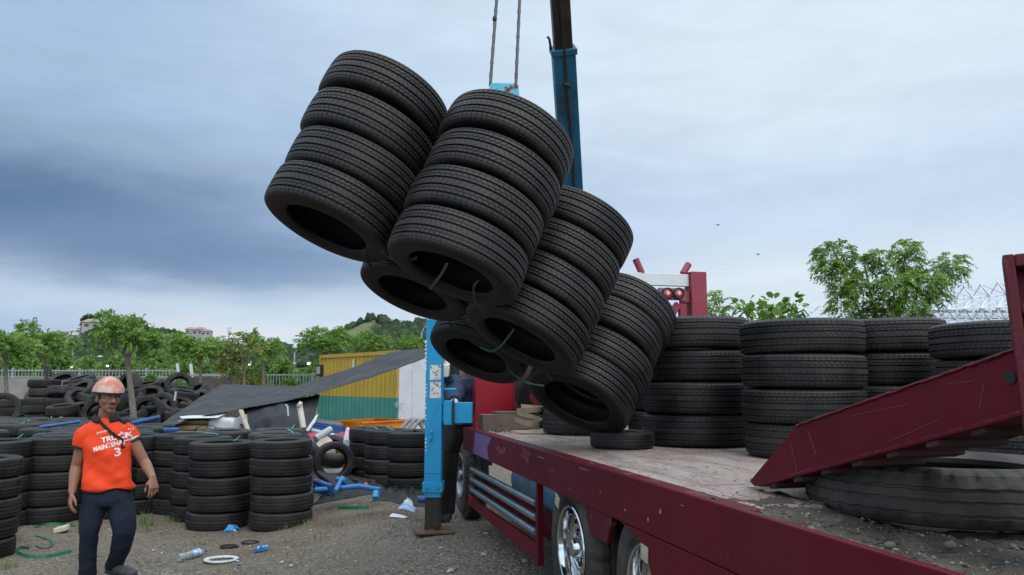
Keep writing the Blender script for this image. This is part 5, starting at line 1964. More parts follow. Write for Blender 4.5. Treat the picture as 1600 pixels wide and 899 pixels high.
# bushes along the wall and beyond the fence
BV = []
for sd in range(3):
    rr = random.Random(50 + sd)
    cl = [((rr.uniform(-.7, .7), rr.uniform(-.4, .4), rr.uniform(.1, .75)), (rr.uniform(.25, .4), rr.uniform(.25, .4), rr.uniform(.2, .35))) for _ in range(9)]
    BV.append(fronds(cl, 420, .24, 5, .13, 60 + sd, droop=.5, base_tint=.42, wid=.5))
BM = [leaf_mesh('bush', a, b_, LM) for a, b_ in BV] + [leaf_mesh('bush', BV[0][0], BV[0][1], LM_YEL)]
bush_rows = [
    (25, 575, 60, 60, 36, 0), (90, 566, 60, 56, 40, 0), (140, 575, 64, 50, 36, 1), (172, 586, 44, 22, 31.5, 3), (140, 585, 46, 26, 33, 0), (232, 585, 50, 40, 34, 2), (245, 565, 60, 60, 40, 1), (285, 577, 44, 40, 34, 0),
    (265, 602, 70, 26, 29, 0), (233, 596, 40, 32, 27, 1), (330, 580, 50, 40, 33, 2), (350, 592, 60, 36, 31, 1), (388, 600, 44, 46, 27, 3), (400, 590, 60, 50, 30, 0), (440, 578, 50, 44, 36, 1), (452, 598, 30, 24, 29, 0),
    (485, 580, 50, 44, 38, 2), (300, 570, 70, 60, 44, 1), (200, 570, 60, 60, 42, 2), (45, 570, 70, 64, 44, 1), (420, 572, 60, 50, 44, 2), (-20, 580, 70, 60, 38, 0)]
DESC = ['leafy green bush', 'dense green bush', 'dark green bush', 'yellowish green bush']


def near_what(px):
    for x, nm in ((40, 'at the left frame edge'), (112, 'left of the second lamp post'), (160, 'before the left hill foot'), (225, 'beside the slim tree trunk'), (262, 'right of the slim tree trunk'), (312, 'above the heap and brown wall'), (362, 'below the round street tree'), (415, 'beside the wall end pillar'), (460, 'behind the shade net top')):
        if px < x: return nm
    return 'left of the yellow container'


for i, (px, py, w_, h_, Y, v) in enumerate(bush_rows):
    c = at_y(px, py, Y); s = Y / 1200
    o = obj('bush', BM[v if v < 3 else 3], None, (c.x, Y, c.z - h_ * s * .55))
    o.scale = (w_ * s / 2.0, w_ * s / 2.0, h_ * s / 1.15)
    o.rotation_euler[2] = i * 1.3
    depth = 'just behind the wall' if Y < 35 else 'beyond the fence' if Y < 41 else 'in the far row'
    tag(o, '%s %s, %s' % (DESC[v], near_what(px), depth), 'bush', 'bushes along the wall and fence')
# one hedge-like mass behind them
qs, ts = [], []
rg = np.random.default_rng(77)
cl = [((x, 62 + rg.uniform(-6, 8), rg.uniform(.2, 1.3)), (rg.uniform(1.2, 2.4), 1.5, rg.uniform(.5, 1.1))) for x in np.arange(-52, -3, .9)]
q, tn = fronds(cl, 5200, .8, 4, .42, 78, droop=.4, base_tint=.34, wid=.55)
tag(obj('scrub', leaf_mesh('scrub', q, tn, LM_HAZE)), kind='stuff')


# ------------------------------------------------------------------ hills
def hill_mat(name, patches):
    m = bpy.data.materials.new(name)
    m.use_nodes = True
    t = m.node_tree; nb = NB(t); p = t.nodes['Principled BSDF']
    co = nb.n('ShaderNodeTexCoord').outputs['Object']
    a = nb.noise(co, .06, 8, .65).outputs['Fac']
    c = nb.ramp(a, [(.3, (.05, .08, .045, 1)), (.5, (.075, .105, .055, 1)), (.7, (.13, .15, .075, 1))])
    for (cx, cy, cz, r, colr) in patches:
        d = nb.n('ShaderNodeVectorMath', operation='DISTANCE', ins={0: co, 1: (cx, cy, cz)}).outputs['Value']
        d = nb.m('ADD', nb.m('DIVIDE', d, r), nb.m('MULTIPLY', nb.m('SUBTRACT', a, .5), .9))
        c = nb.mix(nb.ramp(d, [(.75, 1.), (1.0, 0.)]), c, (*colr, 1))
    t.links.new(c, p.inputs['Base Color']); p.inputs['Roughness'].default_value = 1
    p.inputs['Specular IOR Level'].default_value = .1
    bn = nb.noise(co, .5, 6, .7).outputs['Fac']
    bp = nb.n('ShaderNodeBump', ins={'Strength': 1.0, 'Distance': 2.0, 'Height': bn}); t.links.new(bp.outputs[0], p.inputs['Normal'])
    return m


def interp(pl, x):
    for (a, ya), (b_, yb_) in zip(pl, pl[1:]):
        if a <= x <= b_:
            f = (x - a) / (b_ - a); f = f * f * (3 - 2 * f) * .5 + f * .5
            return ya + (yb_ - ya) * f
    return pl[0][1] if x < pl[0][0] else pl[-1][1]


can_v = []
def hill(name, ridge, Y0, Y1, patches, seed, ntrees, bare):
    x0, x1 = ridge[0][0], ridge[-1][0]
    NU, NV = 240, 44
    vs = []
    def pt(u, v):
        px = x0 + (x1 - x0) * u
        yr = interp(ridge, px) + (0 if seed == 11 else 2)
        Y = Y0 + (Y1 - Y0) * v
        zr = max(0, H + (598 - yr) / 1200 * Y1)
        f = (v ** .85) * Y / Y1 if v <= 1 else 1 - 1.2 * (v - 1)
        X = (px - 800) / 1200 * (Y0 + (Y1 - Y0) * min(1, v))
        z = zr * f * (1 + .10 * noise.noise((X * .02, Y * .02, seed))) - .6 + (1 - v) * v * 3 * noise.noise((X * .06, Y * .05, seed + 3))
        return X, Y, z
    for j in range(NV + 1):
        for k in range(NU + 1):
            vs.append(pt(k / NU, 1.5 * j / NV))
    n = NU + 1
    jj, ii = np.meshgrid(np.arange(NV), np.arange(NU), indexing='ij'); q = (jj * n + ii).ravel()
    P = [(pt((px - x0) / (x1 - x0), v), r, c) for px, v, r, c in patches]
    hm = hill_mat(name + '_ground', [(*p, r, c) for p, r, c in P])
    tag(obj('hill', np_mesh(name, np.array(vs), np.stack([q, q + 1, q + n + 1, q + n], 1), hm, True)), kind='structure')
    # woodland canopy on the slope
    rr = random.Random(seed)
    B_ = MB(); B_.ball((0, 0, 0), 1, 9, 6); bv = np.array(B_.v)
    fs = []
    tri = []
    for f in B_.f:
        tri.append((f[0], f[1], f[2]))
        if len(f) == 4: tri.append((f[0], f[2], f[3]))
    tri = np.array(tri)
    V, Fc, n_ = [], [], 0
    rgx = np.random.default_rng(seed)
    while n_ < ntrees:
        u, v = rr.random(), rr.random() ** .8 * 1.02
        X, Y, z = pt(u, v)
        if any((Vector((X, Y, z)) - Vector(p)).length < r * rr.uniform(.95, 1.25) for p, r, c in P): continue
        if noise.noise((X * .03, Y * .03, seed + 9)) < bare: continue
        s_ = rr.uniform(1.1, 2.6) * (Y / 300)
        b_ = bv * rgx.uniform(.7, 1.3, (len(bv), 1)) * np.array([s_, s_, s_ * rr.uniform(.7, 1.05)]) + np.array([X, Y, z + s_ * .4])
        V.append(b_); Fc.append(tri + n_ * len(bv)); n_ += 1
    o = obj('woodland', np_mesh('woodland', np.concatenate(V), np.concatenate(Fc), wood_m, False))
    tag(o, kind='stuff')
    return pt


def woodland_mat():
    m = bpy.data.materials.new('woodland')
    m.use_nodes = True
    t = m.node_tree; nb = NB(t); p = t.nodes['Principled BSDF']
    ge = nb.n('ShaderNodeNewGeometry')
    co = nb.n('ShaderNodeTexCoord').outputs['Object']
    c = nb.ramp(ge.outputs['Random Per Island'], [(0, (.040, .066, .042, 1)), (.5, (.058, .090, .050, 1)), (.85, (.082, .115, .056, 1)), (1, (.11, .14, .065, 1))])
    nz = nb.noise(co, 1.1, 5, .7).outputs['Fac']
    c = nb.mix(1., c, nb.ramp(nz, [(.3, .6), (.7, 1.3)]), 'MULTIPLY')
    t.links.new(c, p.inputs['Base Color']); p.inputs['Roughness'].default_value = 1
    bp = nb.n('ShaderNodeBump', ins={'Strength': 1.0, 'Distance': 1.2, 'Height': nz}); t.links.new(bp.outputs[0], p.inputs['Normal'])
    p.inputs['Specular IOR Level'].default_value = .1
    return m


wood_m = woodland_mat()
LH = [(-500, 584), (-200, 574), (0, 572), (70, 564), (108, 540), (126, 521), (150, 512), (180, 512), (215, 514), (240, 519), (270, 525), (310, 530), (345, 538), (400, 549), (450, 552), (520, 575), (560, 590)]
RHR = [(380, 580), (430, 540), (455, 542), (485, 538), (520, 523), (548, 509), (570, 499), (595, 493), (625, 496), (660, 504), (700, 512), (760, 530), (830, 552), (900, 572), (960, 592)]
GRS, SOIL = (.21, .22, .10), (.30, .19, .13)
ptL = hill('left_hill', LH, 150, 330, [(250, .62, 9, (.22, .17, .12)), (330, .55, 10, GRS), (235, .45, 7, (.2, .19, .13)), (380, .6, 9, GRS)], 11, 4200, -.45)
ptR = hill('right_hill', RHR, 120, 270, [(552, .93, 9, GRS), (568, .84, 9, GRS), (540, .80, 8, GRS), (603, .99, 5.5, SOIL), (618, .97, 7, SOIL), (634, .93, 6, SOIL), (455, .7, 9, (.17, .18, .08)), (470, .45, 10, (.16, .18, .07)), (520, .6, 6, GRS)], 23, 2600, -.25)
# houses on the left hill
hw, hr_, hg = mat('house_wall', (.36, .34, .32), rough=.8, var=.1, vscale=.5), mat('house_roof', (.30, .21, .18), rough=.8, var=.2, vscale=.5), mat('house_window', (.05, .06, .07), rough=.3)


def house(px, py, Y, w_, h_, lab, roof='hip', rz=0):
    c = at_y(px, py, Y)
    e = empty('hill_house', c, lab, 'house', 'houses on the left hill')
    m = MB(); m.box(c + UP * (h_ / 2 - 4), (w_, w_ * .7, h_ + 8), rz); m.build('wall', hw, e)
    m = MB()
    if roof == 'flat':
        m.box(c + UP * (h_ + .25), (w_ * 1.15, w_ * .85, .5), rz)
    else:
        zt = c.z + h_ - .02
        a, b_ = w_ * .58, w_ * .42
        R_ = Matrix.Rotation(rz, 3, 'Z')
        pp = [R_ @ Vector(v) + Vector((c.x, c.y, zt)) for v in ((-a, -b_, 0), (a, -b_, 0), (a, b_, 0), (-a, b_, 0), (-a * .5, 0, w_ * .22), (a * .5, 0, w_ * .22))]
        m.add(pp, [(0, 1, 5, 4), (1, 2, 5), (2, 3, 4, 5), (3, 0, 4), (3, 2, 1, 0)])
    m.build('roof', hr_ if roof != 'flat' else hw, e)
    nx3 = max(2, int(w_ / 2.5))
    for k in range(nx3):
        m = MB(); R_ = Matrix.Rotation(rz, 3, 'Z')
        p = c + R_ @ Vector(((k + .5) / nx3 * w_ - w_ / 2, -w_ * .35 - .05, h_ * .5)); m.box(p, (w_ / nx3 * .5, .08, h_ * .4), rz)
        m.build('window', hg, e)
    return e


house(145, 514, 318, 7, 2.6, 'pale house on the left hill crest, left of the top', 'hip', .2)
house(208, 505, 325, 7, 1.0, 'long flat roofed house on the left hill crest, right of the top', 'flat')
house(112, 527, 300, 6, 1.6, 'small flat roofed house on the left hill shoulder', 'flat', -.1)
house(298, 522, 312, 4, 1.8, 'pale house with brown roof, left of the pair on the ridge', 'hip', .3)
house(312, 524, 305, 4.6, 2.2, 'larger house with reddish roof, right of the pair on the ridge', 'hip', -.2)
house(323, 525, 300, 3.6, 1.8, 'smallest house at the right end of the ridge row', 'hip')
# lone crest tree on the left hill
for (px, py, r, lab) in ((143, 502, 4.2, 'round tree standing alone on the left hill top'), (213, 506, 2.4, 'small tree beside the flat roofed crest house'), (155, 508, 2.4, 'low tree right of the lone hill top tree')):
    c = at_y(px, py, 322)
    t = empty('hill_tree', c - UP * r, lab, 'tree')
    m = MB(); m.tube([c - UP * (r + 3), c], [.5, .3], 6); m.build('trunk', bark, t)
    cl = [((RT.uniform(-.6, .6) * r, RT.uniform(-.4, .4) * r, r + RT.uniform(-.2, .5) * r), (r * .5, r * .5, r * .4)) for _ in range(7)]
    q, tn = fronds(cl, 260, r * .3, 3, r * .28, 5, base_tint=.2, wid=.7)
    obj('crown', leaf_mesh('crown', q, tn, LM_HAZE), t)

# lamp posts and poles
def lamp(px, py_top, py_base, Y, lab, arm=1, style='arm', lit=None):
    a, b_ = at_y(px, py_top, Y), at_y(px, py_base, Y)
    e = empty('street_lamp', (b_.x, b_.y, 0), lab, 'street lamp', 'lamp posts beyond the wall')
    m = MB(); base = Vector((b_.x, b_.y, 0)); top = Vector((b_.x, b_.y, a.z))
    s = Y / 1200
    m.tube([base, top - UP * .3], [s * 1.5, s * 1.1], 8); m.build('pole', galv, e, smooth=50)
    if style == 'arm':
        m = MB(); m.tube([top - UP * .35, top - UP * .05 + Vector((arm * .15, 0, .05)), top + Vector((arm * s * 8, 0, .12)), top + Vector((arm * s * 14, 0, .14))], s * .8, 6)
        ar = m.build('arm', galv, e, smooth=50)
        m = MB(); m.ball(top + Vector((arm * s * 17, 0, .12)), (s * 5, s * 2.5, s * 1.5), 10, 6); m.build('lamp_head', white_paint, ar, smooth=60)
    elif style == 'box':
        m = MB()
        m.box(top, (s * 17, s * 5, s * 1.6)); m.box(top - UP * s * 6, (s * 14, s * 4, s * 4)); m.build('lamp_head', white_paint, e, bevel=.02)
    else:
        m = MB(); m.box(top + UP * s, (s * 6, s * 4, s * 4)); m.box(top - UP * s * 25, (s * 5, s * 4, s * 2)); m.build('lamp_head', white_paint, e, bevel=.02)
    if lit:
        m = MB(); m.ball(at_y(lit[0], lit[1], Y - .3), s * lit[2], 10, 8); m.build('bulb', lit_m, e, smooth=60)


lit_m = bpy.data.materials.new('lit_bulb'); lit_m.use_nodes = True
lit_m.node_tree.nodes['Principled BSDF'].inputs['Emission Color'].default_value = (1, .93, .75, 1)
lit_m.node_tree.nodes['Principled BSDF'].inputs['Emission Strength'].default_value = 2.5
lamp(111, 516, 590, 45, 'tall post with flat box head, left of the nearest tree, lit bulb low', style='box', lit=(112.5, 573, 2.3))
lamp(253, 534, 592, 60, 'curved arm street lamp right of the nearest tree crown', 1)
lamp(257, 550, 592, 66, 'lower lamp post behind the curved arm lamp', -1)
lamp(355, 514, 580, 58, 'tall thin mast with small head above the round street tree', style='mast')
lamp(459, 543, 590, 50, 'pale mast with small lamp head left of the broad street tree', style='mast')
lamp(137, 561, 592, 40, 'short lamp post with a red band left of the helmet', 1, lit=(168, 572.5, 1.8))
lamp(61, 546, 590, 52, 'plain post between the two left street trees', style='mast')
lamp(658, 512, 590, 48, 'curved street lamp just left of the blue crane leg', 1)
lamp(391, 556, 590, 44, 'low post right of the young sapling with a lit bulb', style='mast', lit=(390, 570, 1.8))
lamp(482, 569, 590, 47, 'low lit lamp left of the yellow container', style='mast', lit=(482, 569, 1.8))
for (px, pt_, lab) in ((277, 568, 'leaning white post above the brown wall section'), (298, 569, 'thin white post behind the brown wall fence')):
    m = MB(); m.beam(at_y(px, pt_, 31), at_y(px + 2.5, 592, 31), .09, .09)
    tag(m.build('white_post', white_paint), lab, 'post')

# ------------------------------------------------------------------ white space-frame of the stadium far behind
sf_m = mat('white_steel', (.66, .70, .76), rough=.5, var=.05)
st_ = empty('stadium_frame', at_y(1440, 500, 150), 'white steel space frame of a stadium behind the loaded truck', 'stadium')


def truss(pxs, ytop, ybot, Y, nm, amp, rows=3, r=.12):
    n = len(pxs)
    m = MB()
    def tub(p, q, r_=r): m.tube([p, q], r_, 5, cap=False)
    lay = []
    for j in range(rows + 1):
        f = j / rows
        lay.append([at_y(px + (0 if j % 2 == 0 else (pxs[1] - pxs[0]) / 2), ytop(px) + (ybot(px) - ytop(px)) * f, Y + (3 if j % 2 else 0)) for px in pxs])
    for j in range(rows + 1):
        for k in range(n - 1):
            if j > 0: tub(lay[j][k], lay[j][k + 1])
            if j < rows:
                tub(lay[j][k], lay[j + 1][k]); tub(lay[j][k + 1], lay[j + 1][k]); tub(lay[j][k], lay[j + 1][k + 1], r * .7)
    for k in range(n - 1):
        tub(lay[0][k], at_y(pxs[k] + 22, ytop(pxs[k]) + 24, Y - 4), r * .8)
        for j in range(0, rows + 1, 2): m.ball(lay[j][k], r * 2, 6, 5)
    m.build(nm, sf_m, st_)


truss([1400 + 26.5 * k for k in range(8)], lambda x: 462 - (x - 1400) * .13 if x < 1560 else 441, lambda x: 500, 140, 'roof_truss', 0, 3, .13)
truss([1160 + 20 * k for k in range(8)], lambda x: 478, lambda x: 500, 170, 'far_truss', 0, 2, .10)
truss([1300 + 24 * k for k in range(6)], lambda x: 480, lambda x: 502, 160, 'middle_truss', 0, 2, .10)
m = MB()
for k in range(18):
    p = at_y(1390 + k * 13, 470, 150); m.tube([Vector((p.x, p.y, 0)), Vector((p.x, p.y, p.z + 1))], .22, 6)
m.build('columns', sf_m, st_)
m = MB(); m.box(at_y(1480, 485, 156), (32, 6, .5)); m.build('upper_deck', sf_m, st_)
m = MB(); m.box(at_y(1480, 497, 154), (34, 6, .5)); m.build('lower_deck', sf_m, st_)
m = MB(); m.box(at_y(1250, 500, 180), (30, 6, .6)); m.build('far_deck', sf_m, st_)
# ------------------------------------------------------------------ people
def fuse(m, name, mt, voxel, it=3, fac=.5, disp=None):
    """weld overlapping shapes into one continuous surface; returns a mesh in world coordinates"""
    me = m.mesh('tmp', mt)
    o = bpy.data.objects.new('tmp', me); COL.objects.link(o)
    r = o.modifiers.new('r', 'REMESH'); r.mode = 'VOXEL'; r.voxel_size = voxel; r.use_smooth_shade = True
    s = o.modifiers.new('s', 'SMOOTH'); s.factor = fac; s.iterations = it
    dg = bpy.context.evaluated_depsgraph_get()
    out = bpy.data.meshes.new_from_object(o.evaluated_get(dg))
    out.name = name
    bpy.data.objects.remove(o); bpy.data.meshes.remove(me)
    if not out.materials: out.materials.append(mt)
    if disp:
        nn = [v.normal.copy() for v in out.vertices]
        for v, n in zip(out.vertices, nn):
            v.co += n * disp(v.co)
    for p in out.polygons: p.use_smooth = True
    out.update()
    return out


def put(name, me, parent):
    w = wpos(parent)
    o = bpy.data.objects.new(name, me)
    me.transform(Matrix.Translation(-w))
    COL.objects.link(o); o['_w'] = list(w); o.parent = parent
    return o


def loft(m, secs, seg=28):
    """secs: (centre, half width vector, half depth vector)"""
    vs, fs = [], []
    for c, a, b_ in secs:
        for k in range(seg):
            t = 2 * PI * k / seg
            ct, s_ = math.cos(t), math.sin(t)
            vs.append(c + a * (math.copysign(abs(ct) ** .85, ct)) + b_ * (math.copysign(abs(s_) ** .85, s_)))
    n = len(secs)
    for i in range(n - 1):
        for k in range(seg):
            k2 = (k + 1) % seg
            fs.append((i * seg + k, i * seg + k2, (i + 1) * seg + k2, (i + 1) * seg + k))
    fs += [tuple(range(seg - 1, -1, -1)), tuple((n - 1) * seg + k for k in range(seg))]
    m.add(vs, fs)


def hand(m, wrist, dirn, back, side, curl=.5, k=1.0):
    """palm and five fingers. dirn: towards the fingertips, back: out of the back of the hand, side: towards the thumb"""
    d = dirn.normalized(); b_ = (back - d * back.dot(d)).normalized(); s = b_.cross(d)
    if s.dot(side) < 0: s = -s
    K = wrist + d * .088 * k
    loft(m, [(wrist - d * .02, s * .026 * k, b_ * .019 * k), (wrist + d * .015 * k, s * .030 * k, b_ * .017 * k), (wrist + d * .055 * k, s * .040 * k, b_ * .016 * k), (K, s * .041 * k, b_ * .013 * k)], 16)
    for i, (off, L_) in enumerate(((.031, .072), (.0105, .080), (-.0105, .074), (-.031, .058))):
        p = wrist + d * .07 * k + s * off * k * .9
        q = K + s * off * k * 1.08 - d * (.004 * abs(i - 1)) * k
        pts = [p, q]; a = curl * .45 + .07 * i
        dirc = d + s * (off * 1.6)
        for seg_, f in enumerate((.45, .32, .23)):
            a_ = a * (1 + seg_ * .9)
            v = (dirc * math.cos(a_) - b_ * math.sin(a_)).normalized()
            q = q + v * (L_ * f * k); pts.append(q)
        m.tube(pts, [.010 * k, .0105 * k, .0098 * k, .0088 * k, .0068 * k], 8)
        m.ball(pts[-1], .0068 * k, 8, 6)
    t0 = wrist + d * .022 * k + s * .022 * k
    pts = [t0, t0 + (s * .55 + d * .6 - b_ * .35).normalized() * .038 * k]
    pts.append(pts[-1] + (s * .25 + d * .9 - b_ * .4).normalized() * .030 * k)
    pts.append(pts[-1] + (d * .95 - b_ * .3).normalized() * .024 * k)
    m.tube(pts, [.015 * k, .0125 * k, .0105 * k, .008 * k], 8); m.ball(pts[-1], .008 * k, 8, 6)


def head(m, c, f, up, k=1.0):
    """skull, jaw, nose, lips, ears; f: the way the face looks"""
    u = up.normalized(); f = (f - u * f.dot(u)).normalized(); r = f.cross(u)
    R_ = Matrix((r, f, u)).transposed()
    def B(x, y, z, rx, ry, rz): m.ball(c + R_ @ Vector((x, y, z)) * k, (rx * k, ry * k, rz * k), 24, 16, R_)
    B(0, -.012, .035, .076, .096, .088)
    B(0, .012, -.02, .066, .078, .078)
    B(0, .030, -.062, .050, .052, .048)
    B(0, .058, -.094, .024, .026, .022)
    B(.040, .046, -.022, .026, .030, .026); B(-.040, .046, -.022, .026, .030, .026)     # cheekbones
    B(0, .080, .026, .052, .018, .012)                                                   # brow
    m.tube([c + R_ @ Vector(v) * k for v in ((0, .086, .016), (0, .098, -.006), (0, .108, -.026))], [.010 * k, .012 * k, .0145 * k], 10)
    B(0, .106, -.028, .015, .014, .011); B(.014, .094, -.031, .010, .012, .009); B(-.014, .094, -.031, .010, .012, .009)
    B(0, .083, -.058, .026, .017, .0075); B(0, .080, -.069, .022, .017, .0085)           # lips
    for s in (-1, 1):
        B(s * .076, -.008, -.008, .010, .020, .032)
    return R_


skin_m = mat('skin', (.255, .125, .078), rough=.5, spec=.4, var=.12, vscale=14, bump=.1, bscale=90)
lip_m = mat('lips', (.20, .075, .055), rough=.45)
hair_m = mat('hair', (.010, .009, .009), rough=.6)
eye_w, eye_b = mat('eye_white', (.55, .53, .50), rough=.25), mat('iris', (.012, .008, .006), rough=.15)
orange = mat('orange_jersey', (.80, .062, .016), rough=.75, spec=.25, var=.08, vscale=6, bump=.15, bscale=160)
jeans = mat('dark_denim', (.010, .0145, .026), rough=.85, spec=.25, var=.35, vscale=7, bump=.35, bscale=120, dirt=(.020, .027, .043), dscale=4, dthr=(.5, .8))
black_cloth = mat('black_cloth', (.012, .011, .012), rough=.8, var=.2)
navy = mat('navy_cloth', (.020, .036, .075), rough=.85, var=.3, vscale=8, bump=.3, bscale=60)
letter = mat('white_print', (.74, .72, .70), rough=.6, var=.05)
shoe_m = mat('grey_shoe', (.045, .045, .050), rough=.7, var=.25, vscale=15, dirt=(.10, .09, .08), dscale=9)
sole_m = mat('shoe_sole', (.03, .03, .03), rough=.8)
helm = mat('faded_helmet', (.50, .16, .11), rough=.65, var=.12, vscale=8, dirt=(.58, .42, .38), dscale=7, dthr=(.40, .56), scratch=(.45, .44, .45), coat=.1)

YM = 6.2
def J(px, py, dy=0): return at_y(px, py, YM + dy)
pman = empty('person', Vector((J(165, 900).x, YM, G(J(165, 900).x, YM))), 'man in orange jersey, jeans and faded helmet walking past stacked tyres', 'person')
fb = Vector((.36, -.93, 0)).normalized(); rb = Vector((.93, .36, 0)).normalized()     # body facing, across
bodym = MB()
hc = J(169, 621.5, -.04)
ff = Vector((.76, -.65, -.03)).normalized()
HR = head(bodym, hc, ff, Vector((.04, 0, 1)), 1.05)
bodym.tube([J(163, 668, .02), J(164, 656, .01), J(168, 640, .0)], [.075, .058, .058], 20)
# core of the torso inside the shirt
loft(bodym, [(J(168, 775), rb * .14, fb * .09), (J(168, 735), rb * .14, fb * .09), (J(167, 700), rb * .155, fb * .095), (J(166, 680), rb * .15, fb * .08), (J(165, 668), rb * .09, fb * .065)])
shL, elL, wrL = J(132, 683, -.07), J(119, 729, -.05), J(112.5, 771, -.13)
shR, elR, wrR = J(202, 681, .08), J(226, 722, .10), J(238.5, 747, -.02)
for a, e, w_ in ((shL, elL, wrL), (shR, elR, wrR)):
    bodym.tube([a, a.lerp(e, .45), a.lerp(e, .85), e, e.lerp(w_, .25), e.lerp(w_, .6), w_], [.052, .047, .041, .039, .042, .035, .026], 18, up=(.3, 1, .1))
hand(bodym, wrL, Vector((.06, -.30, -1)), Vector((-.75, -.6, 0)), Vector((.6, -.7, .1)), .75, .98)
hand(bodym, wrR, Vector((.28, -.25, -.95)), Vector((.75, -.55, 0)), Vector((-.55, -.8, .1)), .75, .98)
put('body', fuse(bodym, 'body', skin_m, .0042, 2), pman)
# face details
def HP(x, y, z): return hc + HR @ Vector((x, y, z)) * 1.05
for s in (-1, 1):
    m = MB(); m.ball(HP(s * .031, .077, .006), (.0135, .0135, .0075), 14, 10, HR); ey = m.build('eye', eye_w, pman, smooth=60)
    m = MB(); m.ball(HP(s * .031 + .004, .0865, .006), (.006, .005, .006), 12, 8, HR); m.build('iris', eye_b, ey, smooth=60)
    m = MB(); m.tube([HP(s * .014, .093, .024), HP(s * .030, .090, .030), HP(s * .050, .074, .025)], [.004, .0052, .0028], 6); m.build('eyebrow', hair_m, pman)
    m = MB(); m.tube([HP(s * .018, .0855, .0145), HP(s * .031, .0895, .0160), HP(s * .045, .077, .0125)], .0026, 6); m.build('eyelid', mat('lid', (.10, .05, .035), rough=.6), pman)
m = MB(); m.tube([HP(-.023, .091, -.0625), HP(0, .0985, -.0625), HP(.023, .091, -.0625)], [.003, .0055, .003], 8); m.tube([HP(-.019, .089, -.0705), HP(0, .097, -.0715), HP(.019, .089, -.0705)], [.003, .006, .003], 8)
m.build('lips', lip_m, pman, smooth=60)
m = MB(); m.tube([HP(-.024, .0895, -.0525), HP(0, .0985, -.0485), HP(.024, .0895, -.0525)], [.002, .0042, .002], 6); m.build('moustache', mat('moustache_hair', (.03, .02, .016), rough=.8), pman)
m = MB(); m.ball(HP(0, -.022, .026), (.081, .094, .088), 24, 16, HR)
m.v = [v for v in m.v]
m.build('hair', hair_m, pman, smooth=60)
m = MB()
for s in (-1, 1): m.ball(HP(s * .071, .018, .012), (.008, .012, .024), 10, 8, HR)
m.build('sideburns', hair_m, pman, smooth=60)
# helmet
m = MB()
NS, NR = 40, 14
hcen = HP(0, -.008, .056)
vs, fs = [], []
tilt = Matrix.Rotation(rad(-7), 3, HR @ Vector((1, 0, 0)))
def hpt(a, e, k=1.0):
    peak = 1 + .16 * max(0, math.sin(a)) ** 3 * max(0, 1 - e * 3)
    x = math.cos(a) * math.cos(e * PI / 2) * .113 * k
    y = math.sin(a) * math.cos(e * PI / 2) * .132 * k * peak
    z = math.sin(e * PI / 2) * .112 * k - .022 * (1 - e) * (1 - .75 * max(0, math.sin(a))) - .012 * max(0, -math.sin(a)) * (1 - e)
    return hcen + tilt @ (HR @ Vector((x, y, z)))
for lay, kk in ((0, 1.0), (1, .945)):
    for j in range(NR + 1):
        for i in range(NS):
            vs.append(hpt(2 * PI * i / NS, j / NR * .995, kk))
for lay in (0, 1):
    o = lay * (NR + 1) * NS
    for j in range(NR):
        for i in range(NS):
            i2 = (i + 1) % NS
            q_ = (o + j * NS + i, o + j * NS + i2, o + (j + 1) * NS + i2, o + (j + 1) * NS + i)
            fs.append(q_ if lay == 0 else q_[::-1])
o = (NR + 1) * NS
fs += [(i, o + i, o + (i + 1) % NS, (i + 1) % NS) for i in range(NS)]
fs += [tuple(NR * NS + i for i in range(NS)), tuple(o + NR * NS + i for i in range(NS - 1, -1, -1))]
m.add(vs, fs)
hel = m.build('helmet', helm, pman, smooth=50)
m = MB(); m.tube([hpt(2 * PI * i / 40, .02, .985) - HR @ Vector((0, 0, .004)) for i in range(41)], .0075, 6, cap=False); m.build('helmet_rim', black_cloth, hel, smooth=60)
# jersey
sm = MB()
loft(sm, [(J(169, 763, .0) + UP * -.0, rb * .186, fb * .120), (J(169, 757), rb * .186, fb * .120), (J(169, 742), rb * .178, fb * .114), (J(169, 722), rb * .172, fb * .109), (J(168, 702), rb * .175, fb * .122),
          (J(167, 687), rb * .180, fb * .110), (J(166, 676), rb * .172, fb * .100), (J(165, 667), rb * .150, fb * .088), (J(164, 659), rb * .105, fb * .078), (J(164, 653), rb * .074, fb * .068)], 40)
sm.tube([J(142, 672, -.05), J(131.5, 679, -.07), J(127.5, 689, -.07), J(126, 697.5, -.066)], [.064, .064, .061, .061], 22, up=(.3, 1, .1))
sm.tube([J(192, 669, .05), J(202.5, 676, .08), J(207, 683, .088), J(209.8, 688.5, .090)], [.062, .062, .059, .058], 22, up=(.3, 1, .1))
hem_n = Vector((.16, 0, 1))
def folds(p):
    q_ = p - J(168, 720)
    lo = sstep(.05, -.16, q_.z)
    f1 = noise.noise((q_.x * 7 + q_.z * 9, q_.z * 5 - q_.x * 2, q_.y * 5)) * .026 * (.35 + .9 * lo)
    f2 = noise.noise((q_.x * 16 - q_.z * 14, q_.z * 12, q_.y * 9 + 4)) * .0045
    return f1 + f2
sme = fuse(sm, 'jersey', orange, .0065, 3, disp=folds)
sh_bvh = BVHTree.FromPolygons([v.co.copy() for v in sme.vertices], [p.vertices[:] for p in sme.polygons])
jer = put('jersey', sme, pman)
def on_shirt(px, py, off=.003):
    """front of the jersey under the line of sight of its own printing press: straight along the depth axis"""
    o_ = J(px, py, -1.0)
    o_ = Vector((J(px, py, -.1).x, YM - 1.0, J(px, py, -.1).z))
    h = sh_bvh.ray_cast(o_, Vector((0, 1, 0)), 3)
    if h[0] is None: h = sh_bvh.find_nearest(J(px, py, -.1))
    return h[0] + h[1] * off
